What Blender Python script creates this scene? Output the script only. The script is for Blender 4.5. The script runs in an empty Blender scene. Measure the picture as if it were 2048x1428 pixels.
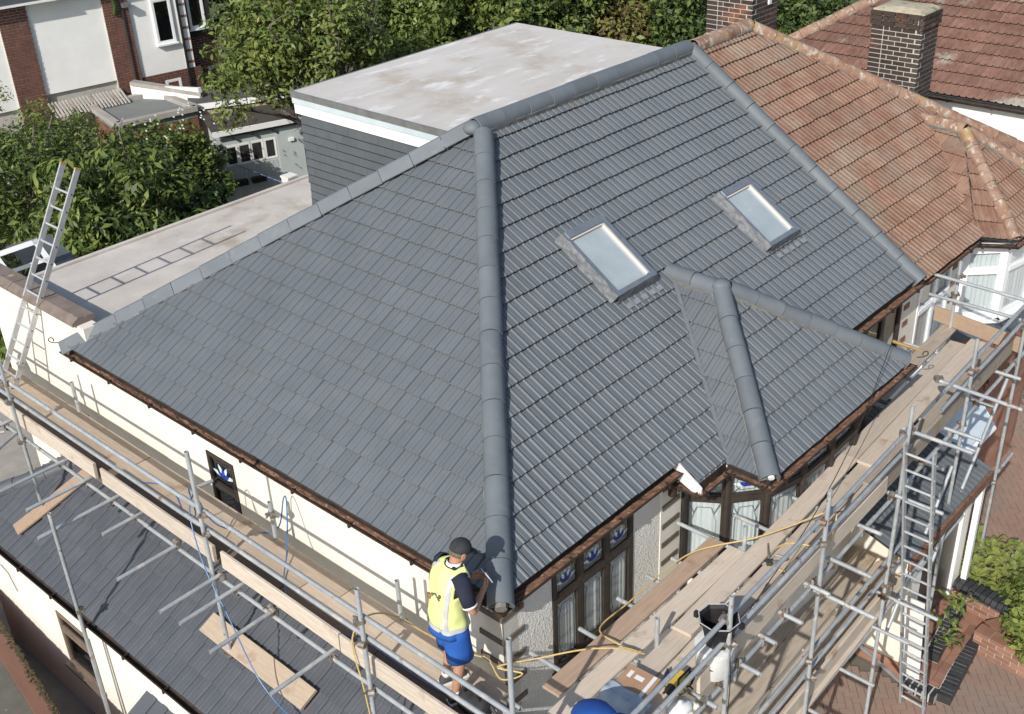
import bpy, bmesh, math, random
from mathutils import Vector as V, Matrix, noise as mnoise
random.seed(7)
SC = bpy.context.scene
COL = SC.collection
R_ = math.radians

# ------------------------------------------------------------------ camera
CAM = V((-5.68135, -5.67177, 7.18426))
_right, _down, _fwd = ((0.6704026, -0.7408646, -0.0409876), (-0.3875707, -0.3025345, -0.8707823), (0.6327317, 0.5996603, -0.4899573))
cd = bpy.data.cameras.new('camera')
cam = bpy.data.objects.new('camera', cd)
COL.objects.link(cam)
_m = Matrix((V(_right), -V(_down), -V(_fwd))).transposed().to_4x4()
_m.translation = CAM
cam.matrix_world = _m
cd.sensor_width = 36.0
cd.lens = 40.2836
cd.clip_start = 0.1
cd.clip_end = 600
SC.camera = cam

# ------------------------------------------------------------------ sky, sun, exposure
SUN_EL, SUN_AZ = 35.0, 16.0          # light travels towards azimuth 16 deg from +X
wd = bpy.data.worlds.new('World')
SC.world = wd
wd.use_nodes = True
nt = wd.node_tree
sky = nt.nodes.new('ShaderNodeTexSky')
sky.sky_type = 'NISHITA'
sky.sun_disc = False
sky.sun_elevation = R_(SUN_EL)
sky.sun_rotation = R_(254)
sky.air_density = 1.0
sky.dust_density = 1.5
nt.links.new(sky.outputs['Color'], nt.nodes['Background'].inputs['Color'])
nt.nodes['Background'].inputs['Strength'].default_value = 0.13
sl = bpy.data.lights.new('sun', 'SUN')
sl.energy = 4.3
sl.angle = R_(0.55)
sl.color = (1.0, 0.955, 0.88)
sun = bpy.data.objects.new('sun', sl)
COL.objects.link(sun)
_d = V((math.cos(R_(SUN_EL)) * math.cos(R_(SUN_AZ)), math.cos(R_(SUN_EL)) * math.sin(R_(SUN_AZ)), -math.sin(R_(SUN_EL))))
sun.rotation_euler = _d.to_track_quat('-Z', 'Y').to_euler()
sun.location = (-20, -6, 25)
vs = SC.view_settings
vs.view_transform = 'Standard'
vs.look = 'None'
vs.exposure = 0.1
vs.gamma = 1.0

# ------------------------------------------------------------------ helpers
WL = {}                                # world location of every object made here


def wl(o):
    return WL.get(o.name, V((0, 0, 0))) if o else V((0, 0, 0))


def tag(o, label=None, cat=None, group=None, kind=None):
    if label: o['label'] = label
    if cat: o['category'] = cat
    if group: o['group'] = group
    if kind: o['kind'] = kind
    return o


def thing(name, label, cat, loc=(0, 0, 0), group=None):
    o = bpy.data.objects.new(name, None)
    o.empty_display_size = 0.2
    COL.objects.link(o)
    o.location = loc
    WL[o.name] = V(loc)
    return tag(o, label, cat, group)


def place(me, name, mat, parent, world, rot=None):
    """link a mesh as one object whose origin sits at `world`"""
    o = bpy.data.objects.new(name, me)
    COL.objects.link(o)
    if parent: o.parent = parent
    o.location = V(world) - wl(parent)
    if rot: o.rotation_euler = rot.to_euler()
    WL[o.name] = V(world)
    if mat and len(me.materials) == 0: me.materials.append(mat)
    return o


class MB:
    def __init__(s):
        s.v = []; s.f = []; s.mi = []; s.cur = 0; s.mats = []

    def mat(s, m):
        if m not in s.mats: s.mats.append(m)
        s.cur = s.mats.index(m)
        return s

    def add(s, vs_, fs):
        b = len(s.v)
        s.v.extend([tuple(p) for p in vs_])
        for f in fs:
            s.f.append(tuple(i + b for i in f)); s.mi.append(s.cur)
        return s

    def box(s, x0, x1, y0, y1, z0, z1):
        return s.add([(x0, y0, z0), (x1, y0, z0), (x1, y1, z0), (x0, y1, z0), (x0, y0, z1), (x1, y0, z1), (x1, y1, z1), (x0, y1, z1)],
                     [(0, 3, 2, 1), (4, 5, 6, 7), (0, 1, 5, 4), (1, 2, 6, 5), (2, 3, 7, 6), (3, 0, 4, 7)])

    def obox(s, c, a, b, cc):
        c, a, b, cc = V(c), V(a), V(b), V(cc)
        if a.cross(b).dot(cc) < 0: a, b = b, a
        ps = [c + a * i + b * j + cc * k for i, j, k in ((-1, -1, -1), (1, -1, -1), (1, 1, -1), (-1, 1, -1), (-1, -1, 1), (1, -1, 1), (1, 1, 1), (-1, 1, 1))]
        return s.add(ps, [(0, 3, 2, 1), (4, 5, 6, 7), (0, 1, 5, 4), (1, 2, 6, 5), (2, 3, 7, 6), (3, 0, 4, 7)])

    def beam(s, p0, p1, w, h, up=(0, 0, 1)):
        """rectangular bar from p0 to p1, w across, h along up"""
        p0, p1 = V(p0), V(p1)
        d = (p1 - p0)
        side = d.cross(V(up))
        if side.length < 1e-6: side = d.cross(V((0, 1, 0)))
        side.normalize()
        u = side.cross(d).normalized()
        return s.obox((p0 + p1) / 2, d / 2, side * w / 2, u * h / 2)

    def tube(s, p0, p1, r, n=10, r1=None, cap=True):
        return s.path([p0, p1], [r, r if r1 is None else r1], n, cap)

    def path(s, pts, r, n=8, cap=True, closed=False):
        pts = [V(p) for p in pts]
        rs = r if isinstance(r, (list, tuple)) else [r] * len(pts)
        rings = []
        prev = None
        for i, p in enumerate(pts):
            t = (pts[min(i + 1, len(pts) - 1)] - pts[max(i - 1, 0)])
            if t.length < 1e-9: t = V((0, 0, 1))
            t.normalize()
            if prev is None:
                a = t.cross(V((0, 0, 1)))
                if a.length < 1e-3: a = t.cross(V((0, 1, 0)))
            else:
                a = prev - t * prev.dot(t)
                if a.length < 1e-6: a = t.cross(V((0, 0, 1)))
            a.normalize(); prev = a
            b = t.cross(a)
            rings.append([p + (a * math.cos(2 * math.pi * k / n) + b * math.sin(2 * math.pi * k / n)) * rs[i] for k in range(n)])
        vs_ = [q for rg in rings for q in rg]
        fs = []
        for i in range(len(pts) - 1):
            for k in range(n):
                k2 = (k + 1) % n
                fs.append((i * n + k, i * n + k2, (i + 1) * n + k2, (i + 1) * n + k))
        if cap:
            fs.append(tuple(range(n - 1, -1, -1)))
            e = (len(pts) - 1) * n
            fs.append(tuple(range(e, e + n)))
        return s.add(vs_, fs)

    def poly(s, pts):
        return s.add(pts, [tuple(range(len(pts)))])

    def prism(s, pts, vec):
        n = len(pts); vec = V(vec)
        a = [V(p) for p in pts]
        nrm = V((0, 0, 0))
        for i in range(n): nrm += a[i].cross(a[(i + 1) % n])
        if nrm.dot(vec) < 0: a.reverse()
        b = [p + vec for p in a]
        return s.add(a + b, [tuple(range(n - 1, -1, -1)), tuple(range(n, 2 * n))] + [(i, (i + 1) % n, n + (i + 1) % n, n + i) for i in range(n)])

    def loft(s, rings, cap=True):
        n = len(rings[0])
        fs = []
        for i in range(len(rings) - 1):
            for k in range(n):
                k2 = (k + 1) % n
                fs.append((i * n + k, i * n + k2, (i + 1) * n + k2, (i + 1) * n + k))
        if cap:
            fs.append(tuple(range(n - 1, -1, -1)))
            e = (len(rings) - 1) * n
            fs.append(tuple(range(e, e + n)))
        return s.add([q for rg in rings for q in rg], fs)

    def build(s, name, mat=None, parent=None, smooth=False, world=None, weld=False):
        if not s.v: s.v = [(0, 0, 0)]
        xs = [p[0] for p in s.v]; ys = [p[1] for p in s.v]; zs = [p[2] for p in s.v]
        c = V(((min(xs) + max(xs)) / 2, (min(ys) + max(ys)) / 2, min(zs))) if world is None else V(world)
        me = bpy.data.meshes.new(name)
        me.from_pydata([(p[0] - c.x, p[1] - c.y, p[2] - c.z) for p in s.v], [], s.f)
        if smooth == 'all' and not s.mats:
            bm = bmesh.new(); bm.from_mesh(me); bmesh.ops.remove_doubles(bm, verts=bm.verts[:], dist=1e-5); bm.to_mesh(me); bm.free()
        if s.mats:
            for m in s.mats: me.materials.append(m)
            me.polygons.foreach_set('material_index', s.mi)
        elif mat: me.materials.append(mat)
        if smooth:
            me.polygons.foreach_set('use_smooth', [True] * len(me.polygons))
            if smooth != 'all':
                me.set_sharp_from_angle(angle=R_(40))
        me.update()
        return place(me, name, None, parent, c)


def ellring(c, rx, ry, ax=(1, 0, 0), ay=(0, 1, 0), n=14, sq=1.0):
    c, ax, ay = V(c), V(ax), V(ay)
    out = []
    for k in range(n):
        t = 2 * math.pi * k / n
        cx, sx = math.cos(t), math.sin(t)
        cx = math.copysign(abs(cx) ** sq, cx); sx = math.copysign(abs(sx) ** sq, sx)
        out.append(c + ax * (cx * rx) + ay * (sx * ry))
    return out


def smooth_path(pts, sub=6):
    """Catmull-Rom through the points"""
    P = [V(p) for p in pts]
    out = []
    for i in range(len(P) - 1):
        p0 = P[max(i - 1, 0)]; p1 = P[i]; p2 = P[i + 1]; p3 = P[min(i + 2, len(P) - 1)]
        for k in range(sub):
            t = k / sub
            out.append(0.5 * ((2 * p1) + (p2 - p0) * t + (2 * p0 - 5 * p1 + 4 * p2 - p3) * t * t + (3 * p1 - p0 - 3 * p2 + p3) * t ** 3))
    out.append(P[-1])
    return out


# ------------------------------------------------------------------ materials
MATS = {}


def mat(name, c1, c2=None, scale=4.0, rough=0.6, bump=0.0, bscale=60.0, metallic=0.0, spec=0.4, detail=6.0, lo=0.35, hi=0.65,
        rnd=0.0, stretch=(1, 1, 1), c3=None, s3=1.5, lo3=0.55, hi3=0.72, bdist=0.01, rrough=0.0, coat=0.0, c4=None, s4=14.0, lo4=.6, hi4=.68):
    """Principled material: two mixed tones by world noise, optional third and fourth tone in patches, per-object variation, bump."""
    m = bpy.data.materials.new(name)
    m.use_nodes = True
    t = m.node_tree; N = t.nodes; L = t.links
    b = N['Principled BSDF']
    b.inputs['Roughness'].default_value = rough
    b.inputs['Metallic'].default_value = metallic
    b.inputs['Specular IOR Level'].default_value = spec
    b.inputs['Coat Weight'].default_value = coat
    geo = N.new('ShaderNodeNewGeometry')
    mp = N.new('ShaderNodeMapping'); mp.inputs['Scale'].default_value = stretch
    L.new(geo.outputs['Position'], mp.inputs['Vector'])
    oi = N.new('ShaderNodeObjectInfo')
    add = N.new('ShaderNodeVectorMath'); add.operation = 'MULTIPLY_ADD'
    cmb = N.new('ShaderNodeCombineXYZ')
    for k in range(3): L.new(oi.outputs['Random'], cmb.inputs[k])
    add.inputs[1].default_value = (37, 37, 37) if rnd else (0, 0, 0)
    L.new(cmb.outputs[0], add.inputs[0]); L.new(mp.outputs[0], add.inputs[2])

    def noise_fac(sc, lo_, hi_, det=detail, src=add.outputs[0]):
        nz = N.new('ShaderNodeTexNoise'); nz.inputs['Scale'].default_value = sc; nz.inputs['Detail'].default_value = det
        nz.inputs['Roughness'].default_value = 0.6
        L.new(src, nz.inputs['Vector'])
        mr = N.new('ShaderNodeMapRange'); mr.inputs[1].default_value = lo_; mr.inputs[2].default_value = hi_
        L.new(nz.outputs[0], mr.inputs[0])
        return mr.outputs[0]

    def mix(a, bb, f):
        mx = N.new('ShaderNodeMix'); mx.data_type = 'RGBA'
        for sock, val in ((mx.inputs[6], a), (mx.inputs[7], bb)):
            if hasattr(val, 'is_linked') or not isinstance(val, tuple): L.new(val, sock)
            else: sock.default_value = (*val, 1)
        if isinstance(f, float): mx.inputs[0].default_value = f
        else: L.new(f, mx.inputs[0])
        return mx.outputs[2]
    out = None
    if c2 is not None: out = mix(tuple(c1), tuple(c2), noise_fac(scale, lo, hi))
    else: out = mix(tuple(c1), tuple(c1), 0.5)
    if c3 is not None: out = mix(out, tuple(c3), noise_fac(s3, lo3, hi3, src=geo.outputs['Position']))
    if c4 is not None: out = mix(out, tuple(c4), noise_fac(s4, lo4, hi4))
    if rnd:
        hs = N.new('ShaderNodeHueSaturation')
        mr = N.new('ShaderNodeMapRange'); mr.inputs[3].default_value = 1 - rnd; mr.inputs[4].default_value = 1 + rnd
        L.new(oi.outputs['Random'], mr.inputs[0]); L.new(mr.outputs[0], hs.inputs['Value'])
        L.new(out, hs.inputs['Color']); out = hs.outputs[0]
    L.new(out, b.inputs['Base Color'])
    if rrough:
        f = noise_fac(scale * 2.3, 0.3, 0.7)
        mr = N.new('ShaderNodeMapRange'); mr.inputs[3].default_value = rough - rrough; mr.inputs[4].default_value = rough + rrough
        L.new(f, mr.inputs[0]); L.new(mr.outputs[0], b.inputs['Roughness'])
    if bump:
        nz = N.new('ShaderNodeTexNoise'); nz.inputs['Scale'].default_value = bscale; nz.inputs['Detail'].default_value = 4
        L.new(mp.outputs[0], nz.inputs['Vector'])
        bp = N.new('ShaderNodeBump'); bp.inputs['Strength'].default_value = bump; bp.inputs['Distance'].default_value = bdist
        L.new(nz.outputs[0], bp.inputs['Height']); L.new(bp.outputs[0], b.inputs['Normal'])
    MATS[name] = m
    return m


def glass_mat(name, tint=(0.9, 0.95, 0.97), base_refl=0.1):
    m = bpy.data.materials.new(name); m.use_nodes = True
    t = m.node_tree; N = t.nodes; L = t.links
    N.remove(N['Principled BSDF'])
    tr = N.new('ShaderNodeBsdfTransparent'); tr.inputs[0].default_value = (*tint, 1)
    gl = N.new('ShaderNodeBsdfGlossy'); gl.inputs['Roughness'].default_value = 0.02
    lw = N.new('ShaderNodeLayerWeight'); lw.inputs[0].default_value = .5
    fr = N.new('ShaderNodeMath'); fr.operation = 'POWER'; fr.inputs[1].default_value = 4.0
    L.new(lw.outputs['Facing'], fr.inputs[0])
    mr = N.new('ShaderNodeMath'); mr.operation = 'MULTIPLY_ADD'; mr.inputs[1].default_value = .6; mr.inputs[2].default_value = base_refl
    mx = N.new('ShaderNodeMixShader')
    L.new(fr.outputs[0], mr.inputs[0]); L.new(mr.outputs[0], mx.inputs[0]); L.new(tr.outputs[0], mx.inputs[1]); L.new(gl.outputs[0], mx.inputs[2])
    L.new(mx.outputs[0], N['Material Output'].inputs['Surface'])
    MATS[name] = m
    return m


M_roof = mat('grey_roof_paint', (.113, .128, .143), (.133, .149, .165), scale=1.5, rough=.48, bump=.12, bscale=120, spec=.35, rnd=.03, c4=(.152, .158, .16), s4=4.5, lo4=.56, hi4=.82, c3=(.137, .14, .14), s3=1.1, lo3=.58, hi3=.8, bdist=.004)
M_ridge = mat('grey_ridge_paint', (.12, .138, .155), (.145, .163, .18), scale=3, rough=.6, bump=.3, bscale=60, spec=.3, rnd=.06, c4=(.17, .18, .185), s4=7, lo4=.58, hi4=.75, bdist=.004)
M_edge = mat('dirty_tile_edge', (.115, .105, .09), (.15, .138, .118), scale=9, rough=.9)
M_mortar = mat('mortar_grey', (.2, .195, .18), (.14, .14, .135), scale=12, rough=.85, bump=.5, bscale=50)
M_annex = mat('dark_grey_roof_paint', (.075, .083, .098), (.1, .108, .122), scale=1.8, rough=.5, bump=.1, bscale=160, spec=.35, rnd=.02, bdist=.004)
M_felt = mat('roof_felt', (.03, .03, .032), (.045, .045, .048), rough=.9)
M_red = mat('red_clay_tile', (.2, .108, .077), (.255, .165, .12), scale=3.2, rough=.8, bump=.4, bscale=90, spec=.2, rnd=.12, c3=(.245, .2, .155), s3=1.3, lo3=.46, hi3=.76, c4=(.14, .082, .06), s4=11, lo4=.58, hi4=.76, detail=8)
M_redB = mat('brown_red_tile', (.17, .088, .065), (.225, .135, .105), scale=4, rough=.8, bump=.3, bscale=60, spec=.2, rnd=.15, c3=(.31, .285, .235), s3=.75, lo3=.6, hi3=.66, c4=(.12, .07, .055), s4=9, lo4=.58, hi4=.7, detail=8)
M_redridge = mat('lichen_ridge_tile', (.235, .125, .085), (.31, .22, .165), scale=6, rough=.85, bump=.5, bscale=40, spec=.2, rnd=.1, c3=(.42, .3, .12), s3=1.3, lo3=.56, hi3=.7, c4=(.42, .4, .35), s4=9, lo4=.54, hi4=.66)
M_render = mat('cream_render', (.76, .73, .65), (.69, .66, .58), scale=2.2, rough=.85, bump=.2, bscale=50, spec=.2, lo=.4, hi=.75, stretch=(1, 1, .28), c3=(.58, .555, .48), s3=.8, lo3=.55, hi3=.9, c4=(.63, .6, .53), s4=5, lo4=.6, hi4=.8)
M_pebble = mat('pebbledash_render', (.8, .78, .73), (.74, .72, .67), scale=40, rough=.9, bump=1.0, bscale=48, spec=.15, bdist=.03)
M_white = mat('white_paint', (.8, .8, .78), (.74, .745, .735), scale=3, rough=.45, spec=.4)
M_pvc = mat('white_upvc', (.82, .84, .85), (.78, .8, .82), scale=2, rough=.3, spec=.5)
M_brownf = mat('brown_frame', (.034, .027, .022), (.05, .04, .033), scale=9, rough=.5, spec=.4, stretch=(1, 1, 1))
M_quoin = mat('brown_quoin', (.12, .095, .075), (.16, .13, .1), scale=9, rough=.8)
M_black = mat('black_plastic', (.012, .012, .013), (.025, .024, .023), scale=8, rough=.45, spec=.4)
M_gutter = mat('dark_gutter', (.022, .02, .018), (.06, .035, .025), scale=7, rough=.6, spec=.35)
M_debris = mat('gutter_debris', (.12, .062, .038), (.23, .125, .08), scale=14, rough=.95, bump=.8, bscale=40, c3=(.08, .06, .04), s3=5, c4=(.35, .27, .2), s4=20)
M_flat = mat('weathered_flat_roof', (.54, .5, .455), (.46, .42, .38), scale=1.6, rough=.8, bump=.15, bscale=30, spec=.25, c3=(.3, .23, .16), s3=.8, lo3=.56, hi3=.74, c4=(.56, .53, .49), s4=3.1, lo4=.56, hi4=.68, detail=9)
M_flat2 = mat('dormer_flat_roof', (.57, .545, .51), (.5, .475, .44), scale=1.4, rough=.8, bump=.15, bscale=30, spec=.25, c3=(.38, .3, .22), s3=.9, lo3=.53, hi3=.74, c4=(.68, .67, .66), s4=2.6, lo4=.55, hi4=.68, detail=9, stretch=(.6, 1.6, 1))
M_trim = mat('grey_metal_trim', (.22, .225, .225), (.16, .165, .165), scale=6, rough=.5, metallic=.3)
M_slate = mat('hung_slate', (.08, .092, .103), (.094, .106, .117), scale=3, rough=.6, spec=.3, rnd=.035)
M_coping = mat('brown_coping', (.16, .125, .105), (.22, .18, .155), scale=5, rough=.9, bump=.4, bscale=35, c3=(.42, .36, .12), s3=4.2, lo3=.66, hi3=.72, c4=(.34, .32, .3), s4=11, lo4=.63, hi4=.7)
M_tube = mat('galvanised_tube', (.33, .36, .38), (.44, .465, .48), scale=6, rough=.42, metallic=.25, spec=.5, rnd=.1, c3=(.52, .51, .48), s3=4.2, lo3=.58, hi3=.66, rrough=.12, c4=(.24, .14, .085), s4=6, lo4=.62, hi4=.7)
M_coupler = mat('rusty_coupler', (.16, .12, .09), (.3, .29, .27), scale=25, rough=.6, metallic=.5, c3=(.25, .1, .05), s3=9, lo3=.55, hi3=.65)
M_alu = mat('aluminium', (.62, .63, .64), (.52, .53, .54), scale=10, rough=.35, metallic=.4, spec=.5)
M_concrete = mat('concrete', (.36, .34, .31), (.28, .265, .245), scale=3, rough=.9, bump=.3, bscale=40)
M_brick = mat('chimney_brick', (.06, .038, .03), (.04, .032, .029), scale=5, rough=.8, bump=.4, bscale=60, rnd=.35, c3=(.19, .078, .045), s3=2.4, lo3=.57, hi3=.68)
M_brickr = mat('red_brick', (.23, .115, .077), (.29, .16, .115), scale=4, rough=.85, bump=.3, bscale=60, rnd=.22)
M_brickm = mat('mixed_brick', (.21, .085, .055), (.13, .06, .045), scale=5.5, rough=.85, rnd=.25, detail=3)
M_mort = mat('pale_mortar', (.48, .46, .42), (.4, .38, .35), scale=8, rough=.9)
M_bluebrick = mat('black_engineering_brick', (.028, .03, .034), (.045, .046, .05), scale=6, rough=.5, rnd=.2, spec=.4)
M_paver = mat('block_paver', (.225, .145, .11), (.27, .18, .14), scale=3, rough=.9, rnd=.15, c3=(.2, .165, .14), s3=.7, lo3=.45, hi3=.7, bump=.2, bscale=80)
M_ground = mat('bare_ground', (.11, .1, .085), (.15, .14, .115), scale=1.1, rough=.95, bump=.4, bscale=12, c3=(.07, .09, .035), s3=.4)
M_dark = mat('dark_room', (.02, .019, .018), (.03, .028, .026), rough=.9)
M_curtain = mat('white_net_curtain', (.8, .8, .78), (.7, .7, .69), scale=3, rough=.9, spec=.1, stretch=(18, 18, .4))
M_glass = glass_mat('window_glass', (.9, .93, .94), .05)
M_glassd = glass_mat('dark_window_glass', (.6, .62, .64), .07)
M_lead = mat('lead_came', (.16, .16, .16), rough=.5, metallic=.5)
M_lead_d = mat('dark_lead', (.05, .05, .05), rough=.5)
M_blue_g = mat('blue_stained_glass', (.015, .03, .22), (.02, .05, .3), rough=.15)
M_pale_g = mat('pale_stained_glass', (.55, .7, .78), (.65, .75, .8), rough=.2)


def timber(name, c1, c2, stretch, c3=(.3, .2, .13), c4=(.55, .5, .45)):
    return mat(name, c1, c2, scale=3.0, rough=.85, bump=.35, bscale=14, spec=.15, rnd=.19, stretch=stretch, c3=c3, s3=2.6, lo3=.6, hi3=.74, c4=c4, s4=2.2, lo4=.62, hi4=.75, bdist=.006)


M_wshade_stain = timber('shaded_stained_timber', (.19, .14, .105), (.15, .115, .09), (14, 1.2, 14), c3=(.28, .12, .06), c4=(.24, .2, .16))  # toe board's shadow painted into the dark tone, along with rusty stain
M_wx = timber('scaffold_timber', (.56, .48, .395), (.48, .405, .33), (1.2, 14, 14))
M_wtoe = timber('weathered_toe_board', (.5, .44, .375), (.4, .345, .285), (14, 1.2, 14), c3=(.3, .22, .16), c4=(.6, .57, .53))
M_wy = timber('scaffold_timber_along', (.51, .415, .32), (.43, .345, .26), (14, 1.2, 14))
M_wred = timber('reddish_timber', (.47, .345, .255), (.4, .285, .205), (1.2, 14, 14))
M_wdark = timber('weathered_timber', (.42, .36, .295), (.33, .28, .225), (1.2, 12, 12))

# ------------------------------------------------------------------ tile-laying tools
G = -4.7                                # ground level (eaves of the house are z = 0)


def tile_geo(tw, g, ribs=2, roll=.03, lift=.03, thick=.014, groove=.012, lap=.05):
    """one interlocking tile: pans and rolls, lower edge raised on the course below"""
    pw = tw / ribs
    prof = []
    for k in range(ribs):
        b = k * pw
        gr = groove if k == 0 else groove * .55
        prof += [(b + .001, -gr), (b + .008, -gr), (b + .012, 0), (b + pw * .58, 0), (b + pw * .65, roll * .6), (b + pw * .72, roll), (b + pw * .84, roll), (b + pw * .94, roll * .45)]
    prof.append((tw, -groove))
    n = len(prof)
    L = g + lap
    vs_ = []
    for u, h in prof: vs_.append((u, 0, lift + h))
    for u, h in prof: vs_.append((u, L, h - lift * lap / g))
    for u, h in prof: vs_.append((u, .003, lift + h - thick))
    fs = [(i, i + 1, n + i + 1, n + i) for i in range(n - 1)] + [(2 * n + i, 2 * n + i + 1, i + 1, i) for i in range(n - 1)]
    return vs_, fs


_tile_cache = {}


def frame_of(p0, p1, p2):
    p0, p1, p2 = V(p0), V(p1), V(p2)
    u = (p1 - p0).normalized()
    w = p2 - p0
    v = (w - u * w.dot(u)).normalized()
    nrm = u.cross(v)
    if nrm.z < 0 and abs(nrm.z) > 1e-6:
        p0, p1 = p1, p0
        u = -u; nrm = u.cross(v)
    return p0, u, v, nrm


def lay_tiles(recs, slope_obj, p0, p1, p2, poly3, tw, g, key, geo, skip=None, off=0.0, uoff=0.0, v0=0.0, mi=0):
    """collect tile records over a convex polygon; tiles crossing the edge are cut"""
    o, u, v, nrm = frame_of(p0, p1, p2)
    P = [((V(q) - o).dot(u), (V(q) - o).dot(v)) for q in poly3]
    ar = sum(P[i][0] * P[(i + 1) % len(P)][1] - P[(i + 1) % len(P)][0] * P[i][1] for i in range(len(P)))
    if ar < 0: P.reverse()
    hp = []
    for i in range(len(P)):
        a, b = P[i], P[(i + 1) % len(P)]
        nx, ny = -(b[1] - a[1]), b[0] - a[0]
        l = math.hypot(nx, ny)
        if l < 1e-6: continue
        hp.append((a, (nx / l, ny / l)))
    us = [q[0] for q in P]; vs_ = [q[1] for q in P]
    rot = Matrix((u, v, nrm)).transposed()
    j = 0
    j0 = math.floor((min(vs_) - v0) / g); j1 = math.ceil((max(vs_) - v0) / g)
    i0 = math.floor((min(us) - uoff) / tw); i1 = math.ceil((max(us) - uoff) / tw)
    for j in range(j0, j1):
        for i in range(i0, i1):
            a, b = uoff + i * tw, v0 + j * g
            if off and j % 2: a += off
            rect = [(a, b), (a + tw, b), (a + tw, b + g), (a, b + g)]
            cuts = []; out = False
            for (q, nn) in hp:
                ds = [(c[0] - q[0]) * nn[0] + (c[1] - q[1]) * nn[1] for c in rect]
                if max(ds) < 0.012: out = True; break
                if min(ds) < -0.004: cuts.append((q, nn))
            if out: continue
            pos = o + u * a + v * b + nrm * off * 0
            ctr = pos + u * tw / 2 + v * g / 2
            if skip and skip(ctr): continue
            geoc = None
            if cuts:
                bm = bmesh.new()
                bvs = [bm.verts.new(q) for q in geo[0]]
                for f in geo[1]: bm.faces.new([bvs[k] for k in f])
                for (q, nn) in cuts:
                    bmesh.ops.bisect_plane(bm, geom=bm.verts[:] + bm.edges[:] + bm.faces[:], plane_co=(q[0] - a, q[1] - b, 0), plane_no=(-nn[0], -nn[1], 0), clear_outer=True)
                bm.verts.index_update()
                if len(bm.faces) == 0: bm.free(); continue
                geoc = ([tuple(q.co) for q in bm.verts], [tuple(w.index for w in f.verts) for f in bm.faces])
                bm.free()
            recs.append(((ctr - CAM).length, pos, rot, geoc, slope_obj, key, geo))


def edge_face(geo, f):
    """faces of the lower butt edge: all their points near v = 0"""
    return all(geo[0][i][1] < .0045 for i in f)


def tile_mesh(name, geo, matl):
    me = bpy.data.meshes.new(name); me.from_pydata(geo[0], [], geo[1])
    me.materials.append(matl); me.materials.append(M_edge)
    me.polygons.foreach_set('material_index', [1 if edge_face(geo, f) else 0 for f in geo[1]]); me.update()
    return me


def finish_tiles(recs, house, limit, matl, name='tile'):
    recs.sort(key=lambda r: r[0])
    for k, (dist, pos, rot, geoc, so, key, geo) in enumerate(recs[:limit]):
        if geoc is None:
            me = _tile_cache.get(key)
            if me is None:
                me = tile_mesh(name, geo, matl)
                _tile_cache[key] = me
        else:
            me = tile_mesh(name, geoc, matl)
        # tiny unevenness of hand-laid tiles
        e = Matrix.Rotation(random.uniform(-.003, .003), 3, 'X') @ Matrix.Rotation(random.uniform(-.006, .006), 3, 'Y') @ Matrix.Rotation(random.uniform(-.005, .005), 3, 'Z')
        place(me, name, None, so, pos + rot @ V((0, random.gauss(0, .003) if geoc is None else 0, random.uniform(0, .002))), rot @ (e if geoc is None else Matrix.Identity(3)))
    rest = recs[limit:]
    if rest:
        mb = MB().mat(matl); mb.mat(M_edge)
        for (dist, pos, rot, geoc, so, key, geo) in rest:
            gg = geoc or geo
            j = rot @ V((0, random.gauss(0, .003), random.uniform(0, .002)))
            k1 = random.uniform(-.006, .006)
            mb.add([pos + j + rot @ V((q[0], q[1], q[2] + (q[0] * k1))) for q in gg[0]], gg[1])
            mb.mi[-len(gg[1]):] = [1 if edge_face(gg, f) else 0 for f in gg[1]]
        tag(mb.build(name + 's', matl, house), kind='stuff')


def slope_board(house, pts, name='roof_slope', matl=None, drop=.02, thick=.03):
    pts = [V(p) for p in pts]
    n = (pts[1] - pts[0]).cross(pts[2] - pts[0]).normalized()
    if n.z < 0: n = -n
    return MB().prism([p - n * (drop + thick) for p in pts], n * thick).build(name, matl or M_felt, house)


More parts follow.
